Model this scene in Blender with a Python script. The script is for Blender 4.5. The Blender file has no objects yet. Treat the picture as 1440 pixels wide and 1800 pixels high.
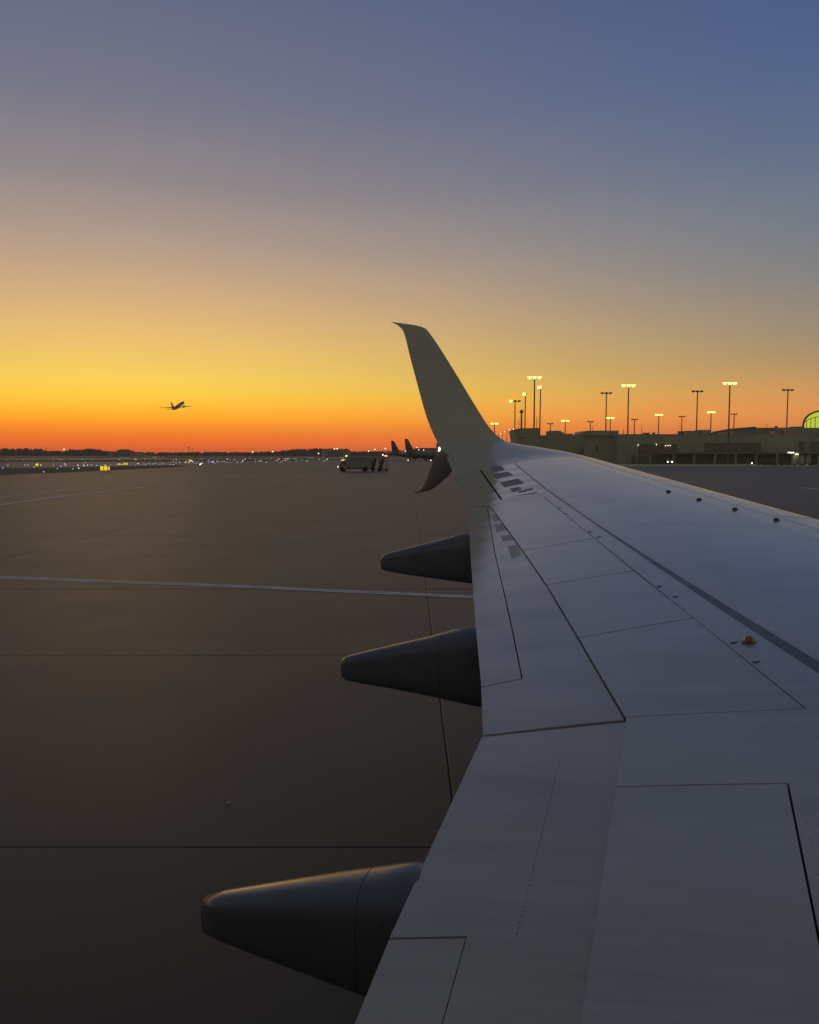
import bpy, bmesh, math, random
import numpy as np
from mathutils import Vector, Matrix, noise
random.seed(7)
R = math.radians
sc = bpy.context.scene
COL = sc.collection

# ------------------------------------------------------------------ camera
EYE = 3.9                       # eye height at the cabin window
FPX = 1440.0                    # focal length in photo pixels (photo is 1440 x 1800)
HOR = 798.0                     # photo row of the horizon
PITCH = math.atan((900 - HOR) / FPX)
cam = bpy.data.cameras.new('camera'); cam_o = bpy.data.objects.new('camera', cam); COL.objects.link(cam_o)
cam.sensor_fit = 'HORIZONTAL'; cam.sensor_width = 36; cam.lens = 36 * FPX / 1440
cam.clip_start = 0.05; cam.clip_end = 20000
cam_o.location = (0, 0, EYE); cam_o.rotation_euler = (math.pi / 2 - PITCH, 0, 0)
sc.camera = cam_o

# ------------------------------------------------------------------ sky at dusk
def lin(c):
    return tuple((x / 255 / 12.92) if x <= 10 else ((x / 255 + .055) / 1.055) ** 2.4 for x in c) + (1.0,)
SUN_AZ = R(-20.0)               # the sun has gone down left of the view axis
world = bpy.data.worlds.new('World'); sc.world = world; world.use_nodes = True
nt = world.node_tree; nt.nodes.clear()
def N(t, **k):
    n = nt.nodes.new(t)
    for a, b in k.items(): setattr(n, a, b)
    return n
def M(op, a, b=None, c=None, clamp=False):
    n = N('ShaderNodeMath', operation=op, use_clamp=clamp)
    for i, s in enumerate((a, b, c)):
        if s is None: continue
        if isinstance(s, (int, float)): n.inputs[i].default_value = s
        else: nt.links.new(s, n.inputs[i])
    return n.outputs[0]
tc = N('ShaderNodeTexCoord'); sep = N('ShaderNodeSeparateXYZ'); nt.links.new(tc.outputs['Generated'], sep.inputs[0])
elev = M('DIVIDE', M('ARCSINE', sep.outputs['Z']), math.pi / 2)            # 0 at the horizon, 1 overhead
az = M('ARCTAN2', sep.outputs['X'], sep.outputs['Y'])
dcos = M('COSINE', M('SUBTRACT', az, SUN_AZ))
daz = M('DIVIDE', M('ARCCOSINE', dcos), math.pi)                           # 0 towards the sunset, 1 opposite
def ramp(stops):
    n = N('ShaderNodeValToRGB'); cr = n.color_ramp; cr.interpolation = 'B_SPLINE' if False else 'LINEAR'
    cr.elements[0].position = stops[0][0] / 90; cr.elements[0].color = lin(stops[0][1])
    cr.elements[1].position = stops[-1][0] / 90; cr.elements[1].color = lin(stops[-1][1])
    for d, c in stops[1:-1]:
        e = cr.elements.new(d / 90); e.color = lin(c)
    nt.links.new(elev, n.inputs[0]); return n.outputs[0]
# sunset colours by elevation in degrees: towards the sun, 45 degrees off, and behind
sunward = ramp([(0, (202, 86, 40)), (.5, (224, 96, 34)), (1.1, (250, 118, 20)), (1.9, (255, 146, 16)), (2.7, (255, 176, 36)), (3.9, (255, 203, 64)),
                (5.0, (255, 212, 90)), (6.4, (249, 205, 106)), (8.4, (234, 190, 121)), (10.5, (213, 175, 131)), (13.6, (180, 157, 140)), (17.2, (148, 137, 138)),
                (22, (118, 119, 136)), (28, (98, 106, 131)), (45, (76, 84, 100)), (90, (66, 73, 80))])
flank = ramp([(0, (198, 108, 66)), (1.5, (212, 124, 70)), (2.5, (216, 136, 76)), (3.9, (202, 142, 88)), (5.4, (178, 142, 104)),
              (7.8, (150, 136, 120)), (11.5, (120, 126, 132)), (15.1, (104, 119, 136)), (18.6, (88, 107, 137)), (23.5, (75, 96, 137)), (28, (69, 88, 131)),
              (45, (68, 79, 102)), (90, (66, 73, 80))])
behind = ramp([(0, (112, 104, 84)), (5, (138, 126, 106)), (12, (126, 119, 106)), (22, (98, 100, 100)), (45, (70, 78, 88)), (90, (66, 73, 80))])
def mapr(v, a, b):
    n = N('ShaderNodeMapRange', interpolation_type='SMOOTHSTEP')
    nt.links.new(v, n.inputs[0]); n.inputs[1].default_value = a; n.inputs[2].default_value = b
    return n.outputs[0]
def mix(f, a, b):
    n = N('ShaderNodeMix', data_type='RGBA'); nt.links.new(f, n.inputs[0]); nt.links.new(a, n.inputs[6]); nt.links.new(b, n.inputs[7])
    return n.outputs[2]
sky = mix(mapr(daz, 50 / 180, 150 / 180), mix(mapr(daz, -1 / 180, 57 / 180), sunward, flank), behind)
# the low sky is brighter before the haze takes some of it
lowb = N('ShaderNodeMapRange', interpolation_type='SMOOTHERSTEP'); nt.links.new(elev, lowb.inputs[0])
lowb.inputs[1].default_value = 0; lowb.inputs[2].default_value = 7 / 90; lowb.inputs[3].default_value = 1.40; lowb.inputs[4].default_value = 1.02
# faint wisps of high cloud and dust, stretched level
mpw = N('ShaderNodeMapping'); mpw.inputs['Scale'].default_value = (1.6, 1.6, 5.0); mpw.inputs['Rotation'].default_value = (0, R(6), 0); nt.links.new(tc.outputs['Generated'], mpw.inputs[0])
nw = N('ShaderNodeTexNoise'); nw.inputs['Scale'].default_value = 1.7; nw.inputs['Detail'].default_value = 7; nw.inputs['Roughness'].default_value = .6; nt.links.new(mpw.outputs[0], nw.inputs['Vector'])
mw = N('ShaderNodeMapRange'); nt.links.new(nw.outputs['Fac'], mw.inputs[0]); mw.inputs[1].default_value = .3; mw.inputs[2].default_value = .7; mw.inputs[3].default_value = .982; mw.inputs[4].default_value = 1.018
wis = N('ShaderNodeMix', data_type='RGBA', blend_type='MULTIPLY'); wis.inputs[0].default_value = 1; nt.links.new(sky, wis.inputs[6]); nt.links.new(mw.outputs[0], wis.inputs[7]); sky = wis.outputs[2]
bg = N('ShaderNodeBackground'); nt.links.new(sky, bg.inputs[0]); nt.links.new(lowb.outputs[0], bg.inputs[1])
wo = N('ShaderNodeOutputWorld'); nt.links.new(bg.outputs[0], wo.inputs[0])
# the last of the sunset glow
sun = bpy.data.lights.new('sun', 'SUN'); sun.energy = 0.05; sun.angle = R(12); sun.color = (1, .55, .22)
sun_o = bpy.data.objects.new('sun', sun); COL.objects.link(sun_o)
sd = Vector((math.sin(SUN_AZ), math.cos(SUN_AZ), math.tan(R(2.5))))
sun_o.rotation_euler = (-sd).to_track_quat('-Z', 'Y').to_euler()
vs = sc.view_settings; vs.view_transform = 'Standard'; vs.look = 'None'; vs.exposure = 0; vs.gamma = 1; vs.use_curve_mapping = False
sc.cycles.use_denoising = True
sc.cycles.max_bounces = 6; sc.cycles.volume_bounces = 0; sc.cycles.sample_clamp_indirect = 4

# ------------------------------------------------------------------ geometry of the view
CP, SP_ = math.cos(PITCH), math.sin(PITCH)
def ray(px, py):
    a = (px - 720) / FPX; b = -(py - 900) / FPX
    return Vector((a, CP + b * SP_, -SP_ + b * CP))
def at(px, py, Y):
    d = ray(px, py); return Vector((0, 0, EYE)) + d * (Y / d.y)
def gnd(px, py, z=0.0):
    d = ray(px, py); return Vector((0, 0, EYE)) + d * ((z - EYE) / d.z)
def depth_of_row(py): return gnd(720, py).y

# ------------------------------------------------------------------ materials
MATS = {}
def mat(name, col, rough=.5, metal=0., emit=None, estr=0., coat=0., spec=.5, noise_scale=None, noise_amt=.25, bump=None, trans=0.):
    if name in MATS: return MATS[name]
    m = bpy.data.materials.new(name); m.use_nodes = True; t = m.node_tree; b = t.nodes['Principled BSDF']
    b.inputs['Base Color'].default_value = (*col, 1); b.inputs['Roughness'].default_value = rough; b.inputs['Metallic'].default_value = metal
    b.inputs['Coat Weight'].default_value = coat; b.inputs['Coat Roughness'].default_value = .14; b.inputs['Specular IOR Level'].default_value = spec
    if trans: b.inputs['Transmission Weight'].default_value = trans
    if emit: b.inputs['Emission Color'].default_value = (*emit, 1); b.inputs['Emission Strength'].default_value = estr
    if noise_scale:
        g = t.nodes.new('ShaderNodeNewGeometry'); n = t.nodes.new('ShaderNodeTexNoise')
        n.inputs['Scale'].default_value = noise_scale; n.inputs['Detail'].default_value = 6; n.inputs['Roughness'].default_value = .65
        t.links.new(g.outputs['Position'], n.inputs['Vector'])
        mr = t.nodes.new('ShaderNodeMapRange'); t.links.new(n.outputs['Fac'], mr.inputs[0])
        mr.inputs[1].default_value = .3; mr.inputs[2].default_value = .7
        mr.inputs[3].default_value = 1 - noise_amt; mr.inputs[4].default_value = 1 + noise_amt
        mx = t.nodes.new('ShaderNodeMix'); mx.data_type = 'RGBA'; mx.blend_type = 'MULTIPLY'; mx.inputs[0].default_value = 1
        mx.inputs[6].default_value = (*col, 1); t.links.new(mr.outputs[0], mx.inputs[7]); t.links.new(mx.outputs[2], b.inputs['Base Color'])
        m2 = t.nodes.new('ShaderNodeMapRange'); t.links.new(n.outputs['Fac'], m2.inputs[0])
        m2.inputs[1].default_value = .3; m2.inputs[2].default_value = .7; m2.inputs[3].default_value = rough * .8; m2.inputs[4].default_value = min(1, rough * 1.25)
        t.links.new(m2.outputs[0], b.inputs['Roughness'])
    MATS[name] = m; return m

def wing_paint(name, col, rough, wave=0., coat=.35, dirt=.18):
    """airliner paint: soot streaks along the airflow, a slightly wavy skin, satin gloss"""
    m = mat(name, col, rough, coat=coat); t = m.node_tree; b = t.nodes['Principled BSDF']
    g = t.nodes.new('ShaderNodeNewGeometry'); rot = t.nodes.new('ShaderNodeMapping')
    rot.inputs['Rotation'].default_value = (0, 0, R(THETA)); t.links.new(g.outputs['Position'], rot.inputs['Vector'])
    # streaks: stretched along the flight direction
    mp = t.nodes.new('ShaderNodeMapping'); mp.inputs['Scale'].default_value = (.7, 5.0, 1); t.links.new(rot.outputs[0], mp.inputs['Vector'])
    n1 = t.nodes.new('ShaderNodeTexNoise'); n1.inputs['Scale'].default_value = 1.3; n1.inputs['Detail'].default_value = 7; n1.inputs['Roughness'].default_value = .7
    t.links.new(mp.outputs[0], n1.inputs['Vector'])
    n2 = t.nodes.new('ShaderNodeTexNoise'); n2.inputs['Scale'].default_value = .9; n2.inputs['Detail'].default_value = 5
    t.links.new(rot.outputs[0], n2.inputs['Vector'])
    ad = t.nodes.new('ShaderNodeMath'); ad.operation = 'MULTIPLY'; t.links.new(n1.outputs['Fac'], ad.inputs[0]); t.links.new(n2.outputs['Fac'], ad.inputs[1])
    mr = t.nodes.new('ShaderNodeMapRange'); t.links.new(ad.outputs[0], mr.inputs[0]); mr.inputs[1].default_value = .12; mr.inputs[2].default_value = .38
    mr.inputs[3].default_value = 1 + dirt * .4; mr.inputs[4].default_value = 1 - dirt
    mx = t.nodes.new('ShaderNodeMix'); mx.data_type = 'RGBA'; mx.blend_type = 'MULTIPLY'; mx.inputs[0].default_value = 1
    mx.inputs[6].default_value = (*col, 1); t.links.new(mr.outputs[0], mx.inputs[7]); t.links.new(mx.outputs[2], b.inputs['Base Color'])
    m2 = t.nodes.new('ShaderNodeMapRange'); t.links.new(ad.outputs[0], m2.inputs[0]); m2.inputs[1].default_value = .1; m2.inputs[2].default_value = .4
    m2.inputs[3].default_value = rough * .85; m2.inputs[4].default_value = rough * 1.3; t.links.new(m2.outputs[0], b.inputs['Roughness'])
    # wavy skin
    nb = t.nodes.new('ShaderNodeTexNoise'); nb.inputs['Scale'].default_value = 2.2; nb.inputs['Detail'].default_value = 2
    t.links.new(rot.outputs[0], nb.inputs['Vector'])
    bp = t.nodes.new('ShaderNodeBump'); bp.inputs['Strength'].default_value = 1; bp.inputs['Distance'].default_value = .0022
    t.links.new(nb.outputs['Fac'], bp.inputs['Height'])
    last = bp.outputs[0]
    if wave:        # skin bowed between the ribs
        wv = t.nodes.new('ShaderNodeTexWave'); wv.wave_type = 'BANDS'; wv.bands_direction = 'Y'; wv.inputs['Scale'].default_value = .52
        wv.inputs['Distortion'].default_value = .6; wv.inputs['Detail'].default_value = 1
        t.links.new(rot.outputs[0], wv.inputs['Vector'])
        b2 = t.nodes.new('ShaderNodeBump'); b2.inputs['Distance'].default_value = wave; t.links.new(wv.outputs['Fac'], b2.inputs['Height']); t.links.new(last, b2.inputs['Normal'])
        last = b2.outputs[0]
    t.links.new(last, b.inputs['Normal']); t.links.new(last, b.inputs['Coat Normal'])
    return m

# ------------------------------------------------------------------ object helpers
def tag(o, label=None, cat=None, group=None, kind=None):
    if label: o['label'] = label
    if cat: o['category'] = cat
    if group: o['group'] = group
    if kind: o['kind'] = kind
    return o
def empty(name, loc, label=None, cat=None, group=None, rz=0.):
    o = bpy.data.objects.new(name, None); COL.objects.link(o); o.location = loc; o.rotation_euler = (0, 0, rz); o.empty_display_size = .2
    return tag(o, label, cat, group)
def wloc(o):
    v = Vector((0, 0, 0))
    while o: v = v + o.location; o = o.parent
    return v
def mesh_obj(name, verts, faces, m, parent=None, smooth=False, world=True, mats=None, fmat=None, loc=None):
    """one mesh object; verts in world metres (world=True) or in the parent's own frame"""
    me = bpy.data.meshes.new(name)
    off = wloc(parent) if (parent and world) else Vector((0, 0, 0))
    me.from_pydata([tuple(Vector(v) - off) for v in verts], [], [tuple(f) for f in faces])
    for mm in (mats or [m]): me.materials.append(mm)
    if fmat:
        for p, i in zip(me.polygons, fmat): p.material_index = i
    bm = bmesh.new(); bm.from_mesh(me); bmesh.ops.recalc_face_normals(bm, faces=bm.faces); bm.to_mesh(me); bm.free()
    if smooth:
        for p in me.polygons: p.use_smooth = True
        me.set_sharp_from_angle(angle=R(smooth if smooth is not True else 40))
    o = bpy.data.objects.new(name, me); COL.objects.link(o)
    if parent: o.parent = parent
    if loc is not None: o.location = loc
    return o
class MB:
    """collects simple solids"""
    def __init__(s): s.v = []; s.f = []; s.m = []
    def add(s, v, f, mi=0):
        k = len(s.v); s.v += [Vector(a) for a in v]; s.f += [tuple(i + k for i in a) for a in f]; s.m += [mi] * len(f); return s
    def box(s, a, b, mi=0, bev=0.):
        x0, y0, z0 = a; x1, y1, z1 = b
        return s.add([(x0, y0, z0), (x1, y0, z0), (x1, y1, z0), (x0, y1, z0), (x0, y0, z1), (x1, y0, z1), (x1, y1, z1), (x0, y1, z1)],
                     [(0, 3, 2, 1), (4, 5, 6, 7), (0, 1, 5, 4), (1, 2, 6, 5), (2, 3, 7, 6), (3, 0, 4, 7)], mi)
    def tube(s, p, q, r0, r1=None, n=8, mi=0):
        p, q = Vector(p), Vector(q); r1 = r0 if r1 is None else r1
        d = (q - p).normalized(); a = d.orthogonal().normalized(); b = d.cross(a)
        ring = lambda c, r: [c + a * r * math.cos(2 * math.pi * i / n) + b * r * math.sin(2 * math.pi * i / n) for i in range(n)]
        return s.add(ring(p, r0) + ring(q, r1), [(i, (i + 1) % n, n + (i + 1) % n, n + i) for i in range(n)] + [tuple(range(n))[::-1], tuple(range(n, 2 * n))], mi)
    def loft(s, rings, mi=0, caps=True):
        n = len(rings[0]); v = [p for r in rings for p in r]; f = []
        for k in range(len(rings) - 1):
            for i in range(n): f.append((k * n + i, k * n + (i + 1) % n, (k + 1) * n + (i + 1) % n, (k + 1) * n + i))
        if caps: f += [tuple(range(n))[::-1], tuple(range((len(rings) - 1) * n, len(rings) * n))]
        return s.add(v, f, mi)
    def prism(s, pts, axis, d, mi=0):
        """polygon (list of 3-D points) pushed along axis*d"""
        n = len(pts); w = Vector(axis) * d
        return s.add([Vector(p) for p in pts] + [Vector(p) + w for p in pts],
                     [tuple(range(n))[::-1], tuple(range(n, 2 * n))] + [(i, (i + 1) % n, n + (i + 1) % n, n + i) for i in range(n)], mi)
    def sphere(s, c, r, n=8, k=5, mi=0, sz=1.):
        c = Vector(c); rings = []
        for j in range(1, k):
            t = math.pi * j / k; rings.append([c + Vector((r * math.sin(t) * math.cos(2 * math.pi * i / n), r * math.sin(t) * math.sin(2 * math.pi * i / n), r * sz * math.cos(t))) for i in range(n)])
        return s.loft(rings, mi)
    def build(s, name, m, parent=None, smooth=False, world=True, mats=None, loc=None):
        return mesh_obj(name, s.v, s.f, m, parent, smooth, world, mats, s.m if mats else None, loc)
def copy_tree(o, parent=None):
    c = o.copy(); COL.objects.link(c); c.parent = parent
    for ch in o.children: copy_tree(ch, c)
    return c

# =================================================================== THE SETTING
THETA = 17.0                     # our wing points this far right of the view axis
# ground: one sheet to the horizon, concrete slabs near the aircraft laid on it
def ground_mat(name, c1, c2, rough, scale):
    m = mat(name, c1, rough); t = m.node_tree; b = t.nodes['Principled BSDF']; b.inputs['Specular IOR Level'].default_value = .5
    g = t.nodes.new('ShaderNodeNewGeometry')
    def nz(s, d, sc_=(1, 1, 1)):
        mp = t.nodes.new('ShaderNodeMapping'); mp.inputs['Scale'].default_value = sc_; t.links.new(g.outputs['Position'], mp.inputs['Vector'])
        n = t.nodes.new('ShaderNodeTexNoise'); n.inputs['Scale'].default_value = s; n.inputs['Detail'].default_value = d; n.inputs['Roughness'].default_value = .62
        t.links.new(mp.outputs[0], n.inputs['Vector']); return n.outputs['Fac']
    a = nz(scale, 8); st = nz(.09, 5, (1, 2.2, 1)); fine = nz(14, 4)
    ma = t.nodes.new('ShaderNodeMath'); ma.operation = 'MULTIPLY_ADD'; t.links.new(st, ma.inputs[0]); ma.inputs[1].default_value = .6; t.links.new(a, ma.inputs[2])
    mb = t.nodes.new('ShaderNodeMath'); mb.operation = 'MULTIPLY_ADD'; t.links.new(fine, mb.inputs[0]); mb.inputs[1].default_value = .35; t.links.new(ma.outputs[0], mb.inputs[2])
    mr = t.nodes.new('ShaderNodeMapRange'); t.links.new(mb.outputs[0], mr.inputs[0]); mr.inputs[1].default_value = .72; mr.inputs[2].default_value = 1.2
    mx = t.nodes.new('ShaderNodeMix'); mx.data_type = 'RGBA'; t.links.new(mr.outputs[0], mx.inputs[0]); mx.inputs[6].default_value = (*c1, 1); mx.inputs[7].default_value = (*c2, 1)
    t.links.new(mx.outputs[2], b.inputs['Base Color'])
    m2 = t.nodes.new('ShaderNodeMapRange'); t.links.new(mb.outputs[0], m2.inputs[0]); m2.inputs[1].default_value = .7; m2.inputs[2].default_value = 1.2
    m2.inputs[3].default_value = rough - .02; m2.inputs[4].default_value = rough + .03; t.links.new(m2.outputs[0], b.inputs['Roughness'])
    bp = t.nodes.new('ShaderNodeBump'); bp.inputs['Distance'].default_value = .002; bp.inputs['Strength'].default_value = .5
    t.links.new(fine, bp.inputs['Height']); t.links.new(bp.outputs[0], b.inputs['Normal'])
    return m
CONC = ground_mat('apron concrete', (.040, .036, .020), (.058, .051, .028), .5, .5)
ASPH = ground_mat('airfield ground', (.066, .056, .028), (.09, .076, .038), .52, .05)
JOINT = mat('joint sealant', (.012, .011, .010), .8)
GRASS = ground_mat('dormant grass', (.07, .06, .032), (.12, .10, .052), .9, .3)
PAINT = mat('worn road paint', (.72, .66, .56), .6, noise_scale=1.5, noise_amt=.45)
PAINTY = mat('worn yellow paint', (.62, .53, .36), .6, noise_scale=1.5, noise_amt=.45)

g = mesh_obj('ground', [(-9000, -1500, -.04), (9000, -1500, -.04), (9000, 12000, -.04), (-9000, 12000, -.04)], [(0, 1, 2, 3)], ASPH)
tag(g, kind='structure')
# apron: bed of dark sealant with concrete slabs standing proud of it, open joints between
X0, Y0, SW, SD = gnd(760, 1120).x, depth_of_row(1489), 15.6, 7.8
ap = mesh_obj('apron', [(X0 - 12 * SW, Y0 - 6 * SD, -.026), (X0 + 8 * SW, Y0 - 6 * SD, -.026), (X0 + 8 * SW, Y0 + 20 * SD, -.026), (X0 - 12 * SW, Y0 + 20 * SD, -.026)], [(0, 1, 2, 3)], JOINT)
tag(ap, kind='structure')
slab_me = {}
for j in range(-6, 20):
    for i in range(-12, 8):
        gx = .016; gy = .006
        key = 'slab'
        if key not in slab_me:
            b = MB(); w, d = SW - gx, SD - gy; ch = .012
            v = []
            for z, s in ((-.02, 0), (-ch, 0), (0, ch)):
                v += [(s, s, z), (w - s, s, z), (w - s, d - s, z), (s, d - s, z)]
            f = [(8, 9, 10, 11)]
            for k in (0, 4):
                for q in range(4): f.append((k + q, k + (q + 1) % 4, k + 4 + (q + 1) % 4, k + 4 + q))
            b.add(v, f); o = b.build('slab', CONC, ap, world=False); slab_me[key] = o.data
        else:
            o = bpy.data.objects.new('slab', slab_me[key]); COL.objects.link(o); o.parent = ap
        o.location = (X0 + i * SW + gx / 2, Y0 + j * SD + gy / 2, random.uniform(-.003, .001))

# painted lines, each a thin sheet over the slabs
def strip(name, pts, width, m, z=.006, parent=None):
    P = [Vector((p[0], p[1], 0)) for p in pts]; L = []; Rr = []
    for i, p in enumerate(P):
        d = (P[min(i + 1, len(P) - 1)] - P[max(i - 1, 0)]).normalized(); n = Vector((-d.y, d.x, 0)) * width / 2
        L.append(p + n); Rr.append(p - n)
    v = [(q.x, q.y, z) for q in L] + [(q.x, q.y, z) for q in Rr]; n = len(P)
    o = mesh_obj(name, v, [(i, i + 1, n + i + 1, n + i) for i in range(n - 1)], m, parent); return o
def line_px(pix, width, m, n=10, off=0.):
    G = [gnd(*p) for p in pix]; pts = []
    for a, b in zip(G[:-1], G[1:]):
        for k in range(n): pts.append(a.lerp(b, k / n))
    pts.append(G[-1])
    d = (G[-1] - G[0]).normalized(); nn = Vector((-d.y, d.x, 0)) * off
    return strip('painted_line', [p + nn for p in pts], width, m, parent=ap)
line_px([(-90, 1011.5), (420, 1031), (860, 1051)], .2, PAINT, off=.12)
line_px([(-90, 1011.5), (420, 1031), (860, 1051)], .2, PAINT, off=-.12)
line_px([(-60, 896), (110, 872), (252, 856.5)], .75, PAINT)
line_px([(-60, 881), (150, 858), (400, 839), (560, 827), (640, 822)], .7, PAINTY)
line_px([(-60, 884), (150, 860.5), (400, 841.2), (560, 828.6)], .12, PAINTY)
for a, b in (((62, 870), (106, 866)), ((152, 860.4), (184, 858)), ((222, 853.2), (242, 852)), ((298, 852.2), (328, 851.4)), ((408, 856.4), (458, 855.6)), ((282, 851.4), (300, 850.6))):
    line_px([a, b], .6, PAINT)
line_px([(330, 854.5), (560, 849.5), (730, 847)], .16, PAINTY)
line_px([(1238, 853), (1292, 854.5)], .5, PAINT); line_px([(1410, 857), (1440, 860)], .5, PAINT)

# infield grass strips between the taxiways
def patch(name, pix, m, z=-.015, kind='structure'):
    P = [gnd(*p) for p in pix]; o = mesh_obj(name, [(p.x, p.y, z) for p in P], [tuple(range(len(P)))], m); return tag(o, kind=kind)
patch('infield_grass', [(-500, 838), (-500, 823), (60, 822.5), (310, 817.5), (330, 819.5), (120, 830), (0, 835)], GRASS, z=.012)
patch('infield_grass', [(-500, 813), (-500, 810.5), (640, 806.5), (640, 807.5), (400, 811)], GRASS, z=-.02)
patch('infield_grass', [(-700, 806), (-700, 803), (700, 802.2), (700, 804)], GRASS, z=-.02)

# =================================================================== OUR OWN AIRLINER: LEFT WING SEEN FROM THE CABIN
th = R(THETA)
def W(u, v, z): return Vector((u * math.sin(th) + v * math.cos(th), u * math.cos(th) - v * math.sin(th), EYE + z))   # u outboard, v forward, z from the eye
def ray_uv(px, py):
    d = ray(px, py); return d.y * math.cos(th) + d.x * math.sin(th), d.x * math.cos(th) - d.y * math.sin(th), d.z
def atu(px, py, u):
    a, b, c = ray_uv(px, py); return (u, u * b / a, u * c / a)
def z_te(u): return -1.95 + .105 * u + .0005 * u * u
def on(fn, px, py):
    a, b, c = ray_uv(px, py); lo = .3; prev = .3
    u = .3
    while u < 17:
        if u * c / a < fn(u, u * b / a): break
        prev = u; u += .05
    lo, hi = prev, u
    for _ in range(40):
        m_ = (lo + hi) / 2
        if m_ * c / a < fn(m_, m_ * b / a): hi = m_
        else: lo = m_
    return (hi, hi * b / a)
TEPX = [(620, 1800), (743, 1500), (848, 1290), (845, 1205), (835, 1095), (828, 1000), (822, 890), (797, 830)]
TE = [on(lambda u, v: z_te(u), *p) for p in TEPX]
TU = np.array([p[0] for p in TE]); TV = np.array([p[1] for p in TE])
def v_te(u):
    if u < TU[0]: return float(TV[0] + (u - TU[0]) * (TV[1] - TV[0]) / (TU[1] - TU[0]))
    if u > TU[-1]: return float(TV[-1] + (u - TU[-1]) * (TV[-1] - TV[-2]) / (TU[-1] - TU[-2]))
    return float(np.interp(u, TU, TV))
TV14 = v_te(11) + (v_te(11) - v_te(5)) / 6 * 3
LS = math.tan(R(27.5))
def v_le(u): return TV14 + 2.3 - LS * (u - 14)
XI = [0, .01, .04, .1, .2, .35, .5, .65, .8, .9, 1.0, 1.2]
PZ = [.27, .285, .295, .310, .315, .304, .258, .192, .118, .063, 0, -.135]
# smooth the profile once so the skin has no facets
_x = np.linspace(0, 1.2, 241); _p = np.interp(_x, XI, PZ); _k = np.hanning(25); _k /= _k.sum()
_s = np.convolve(np.pad(_p, 12, mode='reflect', reflect_type='odd'), _k, mode='valid'); _s[:8] = _p[:8]
def prof(x): return float(np.interp(x, _x, _s))
def S(u, v):
    vl, vt = v_le(u), v_te(u); x = (vl - v) / (vl - vt)
    return z_te(u) + prof(max(0, min(1.2, x)))
def sp(px, py): return on(S, px, py)

AC = W(-2.0, 1.0, -EYE)
plane = empty('airliner', AC, 'airliner whose long grey wing with upturned winglet fills the right foreground', 'airplane')
THETA_ = THETA
PAINTG = wing_paint('wing grey paint', (.56, .525, .43), .2, coat=1., dirt=.2)
PAINTF = wing_paint('flap grey paint', (.52, .465, .36), .16, wave=.0016, coat=1., dirt=.2)
PAINTT = wing_paint('tip grey paint', (.50, .45, .35), .12, wave=.0028, coat=1.)
PAINTW = wing_paint('winglet paint', (.60, .56, .41), .2, dirt=.1)
PAINTV = wing_paint('ventral blade paint', (.24, .225, .18), .3, dirt=.1)
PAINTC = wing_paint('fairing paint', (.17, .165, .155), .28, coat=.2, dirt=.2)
PAINTD = wing_paint('dark walkway strip', (.15, .14, .13), .4, coat=.3)
PRIMER = mat('dark joint', (.035, .034, .033), .7)
BARE = mat('bare aluminium', (.62, .60, .58), .22, metal=1., noise_scale=3, noise_amt=.1)
RUBBER = mat('black rubber', (.02, .02, .02), .7)

GAP_SEAM = mat('gap shade and seam', (.07, .066, .062), .6)
# structure under the skin: closed aerofoil, dark, shows only in the joints
us = [-.6 + i * (14.3 + .6) / 46 for i in range(47)]
xu = [.004, .02, .06, .12, .2, .3, .4, .5, .6, .7, .8, .9, .97]
rings = []
for u in us:
    vl, vt = v_le(u), v_te(u); c = vl - vt; r = []
    for x in xu: r.append(W(u, vl - x * c, z_te(u) + prof(x) - .05 - .004 * x))
    for x in (.97, .85, .65, .45, .25, .12, .04, .004):
        low = .27 * (1 - x) - .30 * (1 - x) ** .5 * x ** .35 - .07
        r.append(W(u, vl - x * c, z_te(u) + min(low, prof(x) - .07)))
    rings.append(r)
wing = MB().loft(rings).build('wing', PRIMER, plane, smooth=50)

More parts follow.
